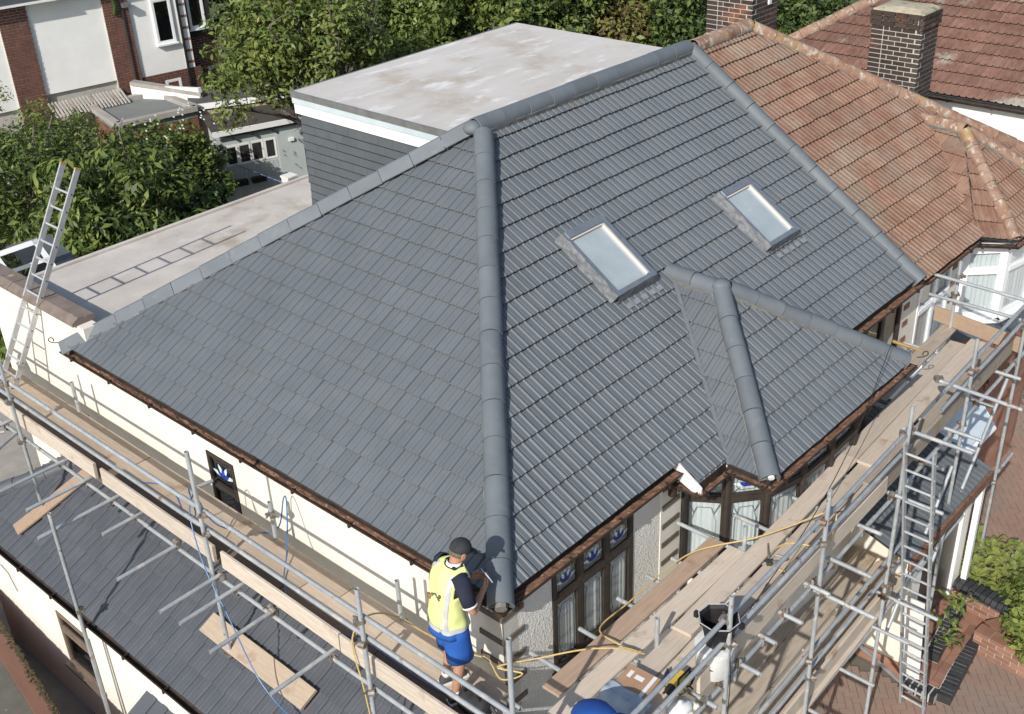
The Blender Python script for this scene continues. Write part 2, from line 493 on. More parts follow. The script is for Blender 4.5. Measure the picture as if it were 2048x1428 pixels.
def ridge_run(house, p0, p1, r, seg, matl, angular=False, up=None, name='ridge_tile', sink=.3, overlap=.0, mortar=None, flip=False):
    """ridge or hip tiles laid end to end from p0 to p1"""
    p0, p1 = V(p0), V(p1)
    d = p1 - p0; L = d.length; n = max(1, round(L / seg)); sl_ = L / n
    x = d.normalized()
    upv = V(up) if up else V((0, 0, 1))
    zz = (upv - x * upv.dot(x)).normalized()
    y = zz.cross(x)
    rot = Matrix((x, y, zz)).transposed()
    mb = MB()
    k = 12
    for xa, xb, ra, rb in ((0, sl_ * .982, r, r * .965),):
        if angular:
            h = r * .8
            prof = lambda rr: [(-rr, -h), (-rr, -h + .012), (-rr * .1, .0), (rr * .1, .0), (rr, -h + .012), (rr, -h)]
            A = prof(r); B = [(q[0] * .96, q[1] - .008) for q in A]
        else:
            A = [(r * math.cos(math.pi * (1.08 - 1.16 * q / k)), r * math.sin(math.pi * (1.08 - 1.16 * q / k)) - r * sink) for q in range(k + 1)]
            B = [(q[0] * .97, q[1] * .97 - r * .01) for q in A]
        m = len(A)
        vs_ = [(xa, q[0], q[1]) for q in A] + [(xb + overlap, q[0], q[1]) for q in B] + [(xa, q[0] * .86, q[1] - .014) for q in A] + [(xb + overlap, q[0] * .86, q[1] - .014) for q in B]
        fs = [(i, m + i, m + i + 1, i + 1) for i in range(m - 1)] + [(2 * m + i, i, i + 1, 2 * m + i + 1) for i in range(m - 1)] + [(m + i, 3 * m + i, 3 * m + i + 1, m + i + 1) for i in range(m - 1)]
        mb.add(vs_, [tuple(reversed(f)) for f in fs])
    me = bpy.data.meshes.new(name); me.from_pydata(mb.v, [], mb.f); me.materials.append(matl)
    me.polygons.foreach_set('use_smooth', [True] * len(me.polygons)); me.set_sharp_from_angle(angle=R_(35)); me.update()
    for i in range(n):
        e = Matrix.Rotation(random.uniform(-.013, .013), 3, 'Z') @ Matrix.Rotation(random.uniform(-.01, .01), 3, 'Y')
        place(me, name, None, house, p0 + x * (sl_ * i) + zz * random.uniform(-.005, .005), rot @ e)
    if mortar:
        w = r * .96
        N_ = max(2, int(L / .12))
        top = [(p0 + x * (L * q / N_)) for q in range(N_ + 1)]
        for s_ in (-1, 1):
            ring = []
            mbm = MB()
            for q in top:
                ring.append([q + y * s_ * (w * .4) + zz * (-.02), q + y * s_ * (w + random.uniform(-.006, .012)) + zz * (-r * sink - .03), q + y * s_ * (w * .9) + zz * (-r * sink - .09)])
            for a in range(N_):
                for b in range(2):
                    mbm.add([ring[a][b], ring[a + 1][b], ring[a + 1][b + 1], ring[a][b + 1]], [(0, 1, 2, 3)])
            mbm.build('mortar_bed', mortar, house)


def gutter(house, p0, p1, r=.062, name='gutter', debris=True, out=None):
    """half-round gutter with leaf dirt lying in it; out = outward horizontal direction"""
    p0, p1 = V(p0), V(p1)
    d = p1 - p0; L = d.length; x = d.normalized(); o = V(out)
    mb = MB()
    k = 9
    for rr, rev in ((r, False), (r * .86, True)):
        ring = []
        for e in (p0, p1):
            ring.append([e + o * (rr * math.cos(math.pi + math.pi * q / k)) + V((0, 0, 1)) * rr * math.sin(math.pi + math.pi * q / k) for q in range(k + 1)])
        fs = [(i, i + 1, k + 1 + i + 1, k + 1 + i) for i in range(k)]
        if rev: fs = [tuple(reversed(f)) for f in fs]
        mb.add(ring[0] + ring[1], fs)
    for e in (p0, p1): mb.poly([e + o * (r * math.cos(math.pi + math.pi * q / k)) + V((0, 0, 1)) * r * math.sin(math.pi + math.pi * q / k) for q in range(k + 1)])
    mb.beam(p0 + o * r * .96, p1 + o * r * .96, .014, .012)
    nb = max(1, int(L / .9))
    for i in range(nb + 1):                       # brackets
        c = p0 + x * (L * (i + .3) / (nb + .6))
        mb.obox(c + o * r * .5 + V((0, 0, -r * .6)), x * .012, o * r * .55, V((0, 0, r * .42)))
    g_ = mb.build(name, M_gutter, house, smooth=True)
    if debris:
        md = MB()
        N_ = int(L / .045)
        rows = []
        for i in range(N_ + 1):
            c = p0 + x * (L * i / N_)
            row = []
            for q in range(5):
                t = -0.8 + 1.6 * q / 4
                hgt = -.02 + .018 * mnoise.noise(V((c.x * 7, c.y * 7, q * 1.3))) + .012 * mnoise.noise(V((c.x * 29, c.y * 29, q * 3.1)))
                row.append(c + o * (r * t) + V((0, 0, hgt)))
            rows.append(row)
        for i in range(N_):
            for q in range(4):
                f = [rows[i][q], rows[i][q + 1], rows[i + 1][q + 1], rows[i + 1][q]]
                if (f[1] - f[0]).cross(f[3] - f[0]).z < 0: f.reverse()
                md.add(f, [(0, 1, 2, 3)])
        md.build('gutter_debris', M_debris, g_)
    return g_


def wall_panel(mb, o, u, ulen, z0, z1, holes, n, thick):
    """wall sheet with rectangular holes (u0,u1,z0,z1); n = outward"""
    o, u, n = V(o), V(u), V(n)
    us = sorted({0, ulen} | {h[0] for h in holes} | {h[1] for h in holes})
    zs = sorted({z0, z1} | {h[2] for h in holes} | {h[3] for h in holes})
    for i in range(len(us) - 1):
        for j in range(len(zs) - 1):
            uc, zc = (us[i] + us[i + 1]) / 2, (zs[j] + zs[j + 1]) / 2
            if any(h[0] < uc < h[1] and h[2] < zc < h[3] for h in holes): continue
            c = o + u * uc + V((0, 0, zc - o.z)) - n * thick / 2
            mb.obox(c, u * (us[i + 1] - us[i]) / 2, n * thick / 2, V((0, 0, (zs[j + 1] - zs[j]) / 2)))


M_obsc = mat('obscured_glass', (.62, .58, .5), (.52, .48, .42), scale=9, rough=.3)


def petal(mb, c, u, w, a, l, wd, n):
    """one flat leaf shape on a pane"""
    c, u, w, n = V(c), V(u), V(w), V(n)
    d = u * math.cos(a) + w * math.sin(a); s_ = u * -math.sin(a) + w * math.cos(a)
    mb.prism([c, c + d * l * .35 + s_ * wd * .5, c + d * l * .75 + s_ * wd * .4, c + d * l, c + d * l * .75 - s_ * wd * .4, c + d * l * .35 - s_ * wd * .5], n * .004)


def window(house, o, u, n, cols, zb, zt, ztr, fw=.042, fm=None, gl=None, curtain=True, tulip=True, depth=.05, room=True, sash=True, sill=True, lead=True, name='window', cm=None):
    """casement window. o = origin at sill level on the wall face, u along, n outward; cols = list of (u0,u1) lights; ztr = transom height or None"""
    fm = fm or M_brownf; gl = gl or M_glass
    o, u, n = V(o), V(u).normalized(), V(n).normalized()
    Z = V((0, 0, 1))
    P = lambda a, z, k=0.0: V((o.x, o.y, 0)) + u * a + Z * z + n * k
    u0, u1 = cols[0][0], cols[-1][1]
    fr = MB()
    bar = lambda a0, a1, z0, z1, k0=-depth, k1=.012: fr.obox(P((a0 + a1) / 2, (z0 + z1) / 2, (k0 + k1) / 2), u * (a1 - a0) / 2, Z * (z1 - z0) / 2, n * (k1 - k0) / 2)
    bar(u0 - fw, u0, zb - fw, zt + fw); bar(u1, u1 + fw, zb - fw, zt + fw)
    bar(u0, u1, zt, zt + fw); bar(u0, u1, zb - fw, zb)
    for i in range(len(cols) - 1): bar(cols[i][1], cols[i + 1][0], zb, zt)
    win = fr.build(name, fm, house)
    lights = []
    for (a, b) in cols:
        if ztr: lights += [(a, b, ztr + .035, zt, True), (a, b, zb, ztr - .035, False)]
        else: lights.append((a, b, zb, zt, False))
    for (a, b) in cols:
        if ztr:
            t = MB(); t.obox(P((a + b) / 2, ztr, -depth / 2 + .006), u * (b - a) / 2, Z * .035, n * (depth / 2 + .012)); t.build('transom', fm, win)
    for (a, b, z0, z1, top) in lights:
        s_ = .024 if sash else .012
        m = MB()
        bb = lambda a0, a1, q0, q1: m.obox(P((a0 + a1) / 2, (q0 + q1) / 2, -.012), u * (a1 - a0) / 2, Z * (q1 - q0) / 2, n * .02)
        bb(a, a + s_, z0, z1); bb(b - s_, b, z0, z1); bb(a + s_, b - s_, z0, z0 + s_); bb(a + s_, b - s_, z1 - s_, z1)
        m.build('sash', fm, win)
        pm = MB(); pm.obox(P((a + b) / 2, (z0 + z1) / 2, -.02), u * ((b - a) / 2 - s_), Z * ((z1 - z0) / 2 - s_), n * .003)
        pane = pm.build('pane', gl, win)
        ca, cb, c0, c1 = a + s_, b - s_, z0 + s_, z1 - s_
        cz, cu = (c0 + c1) / 2, (ca + cb) / 2
        if lead:
            lm = MB()
            rx, rz = (cb - ca) * .36, (c1 - c0) * (.36 if top else .42)
            oc = [(-rx, -rz * .6), (-rx * .6, -rz), (rx * .6, -rz), (rx, -rz * .6), (rx, rz * .6), (rx * .6, rz), (-rx * .6, rz), (-rx, rz * .6)]
            for i in range(8):
                q0, q1 = oc[i], oc[(i + 1) % 8]
                lm.beam(P(cu + q0[0], cz + q0[1], -.014), P(cu + q1[0], cz + q1[1], -.014), .005, .005, n)
            for sx in (-1, 1):
                for sz in (-1, 1): lm.beam(P(cu + sx * rx * .8, cz + sz * rz * .8, -.014), P(cu + sx * (cb - ca) / 2, cz + sz * (c1 - c0) / 2, -.014), .007, .005, n)
            lm.build('leading', M_lead, win)
        if tulip and top:
            s1 = min(cb - ca, (c1 - c0) * 1.3) * .5
            pb, pw_ = MB(), MB()
            for ang, l in ((90, .62), (32, .62), (148, .62)): petal(pb, P(cu, cz - s1 * .35, -.012), u, Z, R_(ang), s1 * l, s1 * .3, n)
            for ang, l in ((62, .85), (118, .85), (12, 1.0), (168, 1.0)): petal(pw_, P(cu, cz - s1 * .3, -.0165), u, Z, R_(ang), s1 * l, s1 * .26, n)
            pb.build('stained_petal', M_blue_g, win); pw_.build('stained_leaf', M_pale_g, win)
        if tulip and top and curtain == 'low':
            MB().obox(P((a + b) / 2, (z0 + z1) / 2, -.032), u * (b - a) / 2, Z * (z1 - z0) / 2, n * .003).build('obscured_pane', M_obsc, win)
        if curtain:
            cu_ = MB()
            N_ = 22
            for part in ((0, 1),):
                rows = []
                for i in range(N_ + 1):
                    t = i / N_
                    k = -.05 - .012 * math.sin(i * 1.9) - .006 * math.sin(i * .7 + a * 9)
                    rows.append((P(a + (b - a) * t, z0 - .02, k), P(a + (b - a) * t, z1 + .02, k)))
                for i in range(N_): cu_.add([rows[i][0], rows[i + 1][0], rows[i + 1][1], rows[i][1]], [(0, 1, 2, 3)])
            if curtain != 'low' or not top: cu_.build('curtain', cm or M_curtain, win, smooth='all')
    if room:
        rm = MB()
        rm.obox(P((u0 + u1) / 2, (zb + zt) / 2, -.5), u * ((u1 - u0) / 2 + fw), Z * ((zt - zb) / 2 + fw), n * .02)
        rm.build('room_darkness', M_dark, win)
    if sill:
        sm = MB(); sm.obox(P((u0 + u1) / 2, zb - fw - .025, .02), u * ((u1 - u0) / 2 + fw + .04), Z * .025, n * .06); sm.build('sill', fm, win)
    return win


# ------------------------------------------------------------------ ground
gm = MB()
gm.poly([(-60, -60, G - .25), (160, -60, G - .25), (160, 160, G - .25), (-60, 160, G - .25)])
tag(gm.build('ground', M_ground), kind='structure')

# ------------------------------------------------------------------ the house with the grey roof
HY, HX, PX = 4.0, 4.2, 8.68            # ridge line, hip apex, party line
TF = .665
apex = V((HX, HY, .03 + TF * HY))
rend = V((PX, HY, .03 + TF * HY))
house = thing('house', 'two-storey cream rendered house with freshly painted grey hipped roof and front bay', 'house', (4.3, 4, G))

EV = .055
e0, e1 = V((EV, EV, .03 + EV * TF)), V((PX, EV, .03 + EV * TF))
lf = V((EV, 8.0 - EV, .03 + EV * TF)); ln = V((EV, EV, .03 + EV * TF))
TW, TG = .226, .2825
geo_main = tile_geo(TW, TG, roll=.0115, lift=.033, thick=.02)
recs = []
sf = slope_board(house, [ln, e1, rend, apex])
bayE, bayI = V((4.92, .92, 1.09)), V((4.93, 1.57, 1.09))
bL, bR, bY, bZ = 3.44, 6.76, -.76, -.12


def in_bay(p):
    if p.y > 1.45: return False
    # footprint of the bay roof beyond its valleys
    t = (p.y + .24) / 1.82
    return (bL + 1.5 * t + .65 < p.x < bR - 1.8 * t - .65) and p.y > -.3


lay_tiles(recs, sf, ln, e1, apex, [ln, e1, rend, apex], TW, TG, 'main', geo_main, skip=in_bay, uoff=.06)
lay_tiles(recs, sf, ln, e1, apex, [V((2.9, -.2, .03 - .2 * TF)), V((3.46, -.2, .03 - .2 * TF)), V((3.78, EV, .03 + EV * TF)), V((2.9, EV, .03 + EV * TF))], TW, TG, 'main', geo_main, uoff=.06)
slope_board(house, [V((2.92, -.17, -.08)), V((3.46, -.17, -.08)), V((3.72, -.0, .03)), V((2.9, -.0, .03))])
sfl = slope_board(house, [ln, lf, apex])
lay_tiles(recs, sfl, lf, ln, apex, [lf, ln, apex], TW, TG, 'main', geo_main, uoff=.02)
# rear and far slopes (behind the ridge): plain boarded slopes
slope_board(house, [lf, V((PX, lf.y, lf.z)), rend, apex], matl=M_roof, thick=.05)
# bay roof
bA, bB = V((bL, bY, bZ)), V((bR, bY, bZ))
vL, vR = V((bL, -.24, bZ)), V((bR, -.24, bZ))
s1_ = slope_board(house, [bA, bayE, bayI, vL]); s2_ = slope_board(house, [bA, bB, bayE]); s3_ = slope_board(house, [bB, vR, bayI, bayE])
lay_tiles(recs, s1_, vL, bA, bayE, [vL, bA, bayE, bayI], TW, TG, 'main', geo_main, uoff=.1)
lay_tiles(recs, s2_, bA, bB, bayE, [bA, bB, bayE], TW, TG, 'main', geo_main, uoff=.05)
lay_tiles(recs, s3_, bB, vR, bayE, [bB, vR, bayI, bayE], TW, TG, 'main', geo_main)
finish_tiles(recs, house, 300, M_roof)
# valley lining and verge board
MB().loft([ellring(bayE + V((.0, -.02, h)), r, r, n=10) for r, h in ((.1, .0), (.125, .06), (.1, .12), (.03, .145))]).build('mortar_plug', M_ridge, house, smooth='all')
MB().beam(vL + V((-.02, -.01, .015)), bayI + V((-.05, 0, .02)), .05, .02, (-.3, -.4, 1)).build('valley_lining', M_ridge, house)
MB().prism([(2.885, .14, .12), (2.885, -.25, -.135), (2.885, -.25, -.27), (2.885, .16, -.1)], (.022, 0, 0)).build('bargeboard', M_white, house)
# ridge and hip tiles
ridge_run(house, V((.0, .0, .07)), apex + V((-.12, -.12, .02)), .128, .45, M_ridge, mortar=M_mortar)
ridge_run(house, apex + V((-.15, 0, .08)), rend + V((-.05, 0, .08)), .13, .45, M_ridge, mortar=M_mortar)
ridge_run(house, lf + V((-.06, .06, .06)), apex + V((-.1, .1, .13)), .15, .46, M_ridge, angular=True, up=(-.3, .1, 1))
ridge_run(house, V((PX, 0.0, .06)), rend + V((0, -.02, .07)), .115, .45, M_ridge, mortar=M_mortar)
ridge_run(house, bA + V((.0, .0, .05)), bayE + V((-.05, -.06, .04)), .115, .4, M_ridge, mortar=M_mortar)
ridge_run(house, bB + V((-.03, .03, .05)), bayE + V((.08, -.07, .04)), .11, .4, M_ridge, mortar=M_mortar)
ridge_run(house, bayE + V((0, -.04, .05)), bayI + V((0, .1, .06)), .115, .38, M_ridge, mortar=M_mortar)
# iron scrolls (hip irons) at the hip feet
for c, d in ((lf + V((-.05, .05, .06)), V((-.7, .7, 0))), (bB + V((.06, -.06, .05)), V((.7, -.7, 0)))):
    pts = [c, c + d * .07 + V((0, 0, .0))] + [c + d * (.1 + .035 * math.sin(t)) + V((0, 0, .045 - .035 * math.cos(t))) for t in [q * .6 for q in range(10)]]
    MB().path(pts, .007, 6).build('hip_iron', M_gutter, house)
# plug of pale mortar in the open ends of two hips
MB().path([V((-.02, -.02, .05)), V((.03, .03, .08))], [.06, .07], 8).build('hip_end_plug', M_mortar, house)
pl = MB().path([bA + V((-.02, -.02, .06)), bA + V((.03, .03, .09))], [.035, .04], 8).build('hip_end_plug', M_white, house)

# ---- walls
wL = MB()
wall_panel(wL, (.2, 10.4, 0), (0, -1, 0), 10.2, G, -.04, [(10.4 - 5.1, 10.4 - 4.54, -1.62, -.46)], (-1, 0, 0), .22)
wLo = wL.build('side_wall', M_render, house)
MB().box(.2, .42, 7.62, 10.4, -.04, .36).build('parapet_wall', M_render, house)
for k in range(4):
    y0 = 7.78 + k * .9
    me_ = MB()
    me_.prism([(.14, y0, .36), (.14, y0, .41), (.24, y0, .465), (.46, y0, .45), (.5, y0, .4), (.5, y0, .36)], (0, .885, 0))
    me_.build('coping_stone', M_coping, house)
wF = MB()
wall_panel(wF, (.2, .2, 0), (1, 0, 0), 2.98, G, -.04, [(.93 - .2, 2.28 - .2, -1.6, -.24)], (0, -1, 0), .22)
wFo = wF.build('front_wall', M_pebble, house)
wR = MB()
wall_panel(wR, (6.95, .2, 0), (1, 0, 0), 1.9, G, -.04, [(.55, 1.66, -1.25, -.2)], (0, -1, 0), .22)
wR.build('front_wall', M_render, house)
# a low render plinth return under bay is the bay itself
for zc in (-.36, -.65, -.94, -1.23, -1.52):
    q = MB()
    q.box(.182, .5, .182, .2, zc - .03, zc + .03); q.box(.182, .2, .2, .5, zc - .03, zc + .03)
    q.build('quoin', M_quoin, wFo)
for k, zc in enumerate((-.3, -.56, -.82, -1.08, -1.34)):
    MB().box(2.8, 3.12, .178, .2, zc - .033, zc + .033).build('quoin', M_quoin, wFo)
MB().box(2.78, 3.17, .19, .2, G, -.1).build('render_strip', M_render, wFo)
# soffits, fascias
MB().box(.125, .2, .125, 8.0, -.13, -.11).build('soffit', M_white, house)
MB().box(.2, PX, .125, .2, -.13, -.11).build('soffit', M_white, house)
MB().box(.11, .125, .11, 8.0, -.14, .045).build('fascia', M_gutter, house)
MB().box(.125, PX, .11, .125, -.14, .045).build('fascia', M_gutter, house)
MB().loft([ellring(apex + V((-.12, .05, h)), r, r, n=10) for r, h in ((.12, -.02), (.14, .04), (.11, .1), (.04, .13))]).build('mortar_plug', M_ridge, house, smooth='all')
gutter(house, (.045, -.01, -.03), (.045, 8.05, -.03), out=(-1, 0, 0), r=.054)
gutter(house, (-.01, .045, -.03), (2.88, .045, -.03), out=(0, -1, 0))
gutter(house, (6.8, .03, -.03), (8.8, .03, -.03), out=(0, -1, 0))
gutter(house, (2.87, .06, -.2), (2.87, -.27, -.2), r=.05, out=(-1, 0, 0))
gutter(house, (2.84, -.25, -.19), (3.44, -.25, -.19), r=.05, out=(0, -1, 0))
gutter(house, (3.4, -.24, -.17), (3.4, -.8, -.17), r=.05, out=(-1, 0, 0))
gutter(house, (3.36, -.79, -.17), (6.8, -.79, -.17), r=.055, out=(0, -1, 0))
MB().box(2.91, 3.44, -.2, -.185, -.3, -.115).build('fascia', M_gutter, house)
MB().box(3.46, 3.475, -.74, -.2, -.28, -.1).build('fascia', M_gutter, house)
MB().box(3.475, 6.74, -.74, -.725, -.28, -.1).build('fascia', M_gutter, house)
MB().tube((2.86, .1, -.2), (2.86, .1, -.36), .05, 10).build('rainwater_outlet', M_gutter, house, smooth=True)
# side window and front window
window(house, (.2, 0, 0), (0, -1, 0), (-1, 0, 0), [(-5.05, -4.59)], -1.57, -.51, -.93, gl=M_glassd, curtain=False, sash=False)
window(house, (0, .2, 0), (1, 0, 0), (0, -1, 0), [(.98, 1.35), (1.41, 1.79), (1.85, 2.23)], -1.55, -.29, -.66, curtain='low')
window(house, (0, .2, 0), (1, 0, 0), (0, -1, 0), [(7.55, 8.0), (8.06, 8.55)], -1.2, -.25, None, curtain=False, tulip=False, lead=False)
for zc in (-.45, -.72, -.99): MB().box(8.68, 8.84, .186, .2, zc - .04, zc + .04).build('brick_quoin', M_brickr, house)
# bow window under the bay roof
bow = [V(q) for q in ((3.2, .2, 0), (3.47, -.22, 0), (3.83, -.52, 0), (4.38, -.66, 0), (5.0, -.68, 0), (5.62, -.66, 0), (6.17, -.52, 0), (6.53, -.22, 0), (6.8, .2, 0))]
bw = MB()
for i in range(len(bow) - 1):
    a, b = bow[i], bow[i + 1]
    u = (b - a).normalized(); n = V((u.y, -u.x, 0)); L = (b - a).length
    window(house, a, u, n, [(.035, L - .035)], -1.75, -.24, -.62, fw=.035, curtain=True, room=False, sill=False, name='bow_window')
    bw.prism([V((p.x, p.y, G)) for p in (a, b, b - n * .1, a - n * .1)], (0, 0, -1.81 - G))
bw.build('bay_wall', M_render, house)
MB().prism([V((p.x, p.y, -.18)) for p in bow], (0, 0, .03)).build('bay_soffit', M_white, house)
MB().prism([V((p.x, p.y + .25, -1.8)) for p in bow], (0, 0, .02)).build('bay_floor', M_dark, house)
for i in range(1, len(bow) - 1):
    MB().tube(V((bow[i].x, bow[i].y, -1.8)), V((bow[i].x, bow[i].y, -.18)), .04, 8).build('bay_mullion', M_brownf, house)
# downpipe beside bay
MB().tube((3.19, .13, G), (3.19, .13, -.2), .035, 8).build('downpipe', M_black, house, smooth=True)

# ---- roof windows wrapped in protective film
M_film = mat('clear_film', (.1, .11, .122), (.15, .16, .17), scale=14, rough=.45, bump=.6, bscale=22, bdist=.02, spec=.3)
M_flash = mat('grey_flashing', (.2, .225, .255), (.25, .275, .305), scale=8, rough=.32, metallic=.4)
M_skyglass = mat('sky_tinted_pane', (.4, .45, .46), (.33, .385, .4), scale=2.5, rough=.08, spec=.8, coat=1.0, c4=(.52, .55, .55), s4=6, lo4=.6, hi4=.8)  # pale base colour stands in for sky reflected in the glass
M_cream_f = mat('pale_blind_frame', (.62, .57, .52), rough=.5)
fo, fu, fv, fn = frame_of(ln, e1, apex)


def FP(x, y, h):
    """point h above the front slope over plan position x, y"""
    return V((x, y, .03 + TF * y)) + fn * h


def roof_window(x0, x1, y0, y1):
    c = FP((x0 + x1) / 2, (y0 + y1) / 2, .0)
    hw, hl = (x1 - x0) / 2, (y1 - y0) / 2 / fv.y
    fr = MB()
    H = .12
    def b(u0, u1, v0, v1, h0, h1): fr.obox(c + fu * (u0 + u1) / 2 + fv * (v0 + v1) / 2 + fn * (h0 + h1) / 2, fu * (u1 - u0) / 2, fv * (v1 - v0) / 2, fn * (h1 - h0) / 2)
    t = .08
    b(-hw, -hw + t * .75, -hl, hl, 0, H); b(hw - t, hw, -hl, hl, 0, H); b(-hw + t * .75, hw - t, hl - t * 1.25, hl, 0, H * 1.1); b(-hw + t * .75, hw - t, -hl, -hl + t * .8, 0, H)
    w = fr.build('roof_window', M_flash, house)
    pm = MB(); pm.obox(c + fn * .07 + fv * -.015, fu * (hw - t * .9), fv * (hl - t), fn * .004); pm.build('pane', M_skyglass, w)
    im = MB(); im.obox(c + fu * (hw - t - .014) + fn * .09, fu * .012, fv * (hl - t), fn * .018); im.obox(c + fv * (hl - t * 1.25 - .012) + fn * .09, fu * (hw - t), fv * .01, fn * .018); im.build('inner_frame', M_cream_f, w)
    # crinkled film along left side and bottom
    fm_ = MB()
    for side in ('l', 'b'):
        n1, n2 = 26, 6
        grid = []
        for i in range(n1 + 1):
            row = []
            for j in range(n2 + 1):
                s_, tt = i / n1, j / n2
                h = H * (1.06 - tt) + .016 * mnoise.noise(V((i * .7 + x0 * 5, j * .9, 3.3))) + .01
                o_ = .004 + .055 * tt + .014 * mnoise.noise(V((i * .5, j * .8 + x0, 7.7)))
                if side == 'l': q = c + fu * (-hw - o_) + fv * (-hl + 2 * hl * s_) + fn * max(h, .02)
                else: q = c + fv * (-hl - o_ * .8) + fu * (-hw + 2 * hw * s_) + fn * max(h, .02)
                row.append(q)
            grid.append(row)
        for i in range(n1):
            for j in range(n2): fm_.add([grid[i][j], grid[i + 1][j], grid[i + 1][j + 1], grid[i][j + 1]], [(0, 1, 2, 3)])
    fm_.build('film', M_film, w, smooth='all')
    ap = MB()
    for k in range(5): ap.obox(c + fu * (-hw + .12 + k * .15) + fv * (-hl - .14) + fn * .047, fu * .05, fv * .035, fn * .002)
    ap.build('apron_flashing', mat('pale_lead_%d' % int(x0), (.26, .28, .3), (.2, .22, .24), scale=20, rough=.5), w)
    return w


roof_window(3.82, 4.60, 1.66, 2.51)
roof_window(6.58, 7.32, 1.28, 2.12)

# ---- rear dormer with flat roof
dx0, dx1, dy1, dz = 4.1, 8.86, 7.52, 2.52
dm = MB()
dm.prism([(dx0 + .02, 4.05, 2.5), (dx0 + .02, dy1, dz), (dx0 + .02, dy1, .1), (dx0 + .02, 7.0, .1)], (dx1 - dx0 - .04, 0, 0))
dormer = dm.build('dormer', M_felt, house)
fl = MB().box(dx0 - .06, dx1, 4.08, dy1 + .1, dz, dz + .08)
fl.build('flat_roof', M_flat2, dormer)
ed = MB()
ed.box(dx0 - .085, dx0 - .06, 4.06, dy1 + .12, dz - .0, dz + .09); ed.box(dx0 - .06, dx1, dy1 + .1, dy1 + .125, dz, dz + .085)
ed.build('edge_trim', M_trim, dormer)
MB().box(dx0 - .055, dx0 - .02, 4.1, dy1 + .1, dz - .24, dz).build('fascia', M_white, dormer)
MB().box(dx0 - .075, dx0 - .055, 4.1, dy1 + .11, dz - .09, dz - .0).build('fascia_capping', mat('pale_blue_capping', (.5, .58, .6), (.44, .52, .55), scale=3, rough=.4), dormer)
# hung slates on the cheek
zc = dz - .26
row = 0
while zc > .3:
    yb = dy1 + .03 + random.uniform(-.012, .012)
    y = yb - (.0 if row % 2 else .165)
    if row % 2 == 0: ws = [.165]
    first = True
    y = yb
    while y > 4.3:
        w = .15 if (first and row % 2 == 0) else .3
        first = False
        if zc > .03 + TF * (8 - y) - .1:
            s_ = MB().mat(M_slate)
            t = .003
            lo_ = zc - .134
            s_.prism([(dx0 - .018, y, lo_), (dx0 - .028, y, lo_), (dx0 - .012, y, zc + .02), (dx0 - .004, y, zc + .02)], (0, -(w - t), 0))
            s_.mat(M_black).box(dx0 - .0282, dx0 - .02, y - (w - t), y, lo_ - .004, lo_ + .006)
            s_.build('slate', None, dormer)
        y -= w
    zc -= .128; row += 1
# ---- rear extension with weathered flat roof
ex = MB().box(.42, 8.6, 7.9, 10.2, -.3, .12)
ext = ex.build('rear_extension_roof', M_flat, house)
MB().box(.42, 8.6, 10.2, 10.28, -.3, .16).build('roof_edge', M_flat, house)
MB().box(.42, 8.6, 8.05, 10.18, G, -.3).build('rear_wall', M_render, house)

# ------------------------------------------------------------------ side annex (low dark roof under the scaffold)
annex = thing('side_annex', 'low cream annex with dark grey tiled lean-to roof under the scaffold', 'annex', (-.6, 4, G))
AT = .476
az = lambda x: -2.38 + (x + 1.5) * AT
aE0, aE1 = V((-1.5, 9.35, az(-1.5))), V((-1.42, -.6, az(-1.5)))
aT0, aT1 = V((.19, 7.7, az(.19))), V((.19, -.6, az(.19)))
ar_ = []
asl = slope_board(annex, [aE0, aE1, aT1, aT0])
geo_a = tile_geo(.24, .3, roll=.013, lift=.02, thick=.01, groove=.009)
lay_tiles(ar_, asl, aE0, aE1, aT1, [aE0, aE1, aT1, aT0], .24, .3, 'annex', geo_a, uoff=.1)
# hip end facing the back garden
ahe = slope_board(annex, [aE0, aT0, V((.19, 9.35, aE0.z))])
lay_tiles(ar_, ahe, aE0, V((.19, 9.35, aE0.z)), aT0, [aE0, V((.19, 9.35, aE0.z)), aT0], .24, .3, 'annex', geo_a)
ar_ = [r for r in ar_ if 1.0 < r[1].y]
finish_tiles(ar_, annex, 240, M_annex)
ridge_run(annex, aE0 + V((0, 0, .05)), aT0 + V((0, 0, .05)), .12, .5, M_annex)
aw = MB()
wall_panel(aw, (-1.4, 9.1, 0), (0, -1, 0), 10.2, G - .2, az(-1.5) - .06, [(9.1 - 6.98, 9.1 - 6.1, -3.92, -2.98)], (-1, 0, 0), .2)
aw.build('annex_wall', M_render, annex)
window(annex, (-1.4, 0, 0), (0, -1, 0), (-1, 0, 0), [(-6.93, -6.15)], -3.87, -3.03, -3.28, gl=M_glassd, curtain=False, tulip=False, lead=False, depth=.1, fm=mat('brown_casement', (.16, .12, .095), (.2, .155, .12), scale=6, rough=.5))
gutter(annex, (-1.52, 9.4, az(-1.5) - .03), (-1.44, -.5, az(-1.5) - .03), out=(-1, 0, 0), debris=False)
MB().path([(-1.42, 8.5, -3.0), (-1.42, 8.3, -3.05), (-1.42, 8.15, -3.3)], .006, 5).build('stray_cable', M_lead_d, annex)
MB().tube((-1.43, 5.62, G), (-1.43, 5.62, -2.5), .01, 6).build('wall_cable', mat('pale_cable', (.5, .48, .42)), annex)
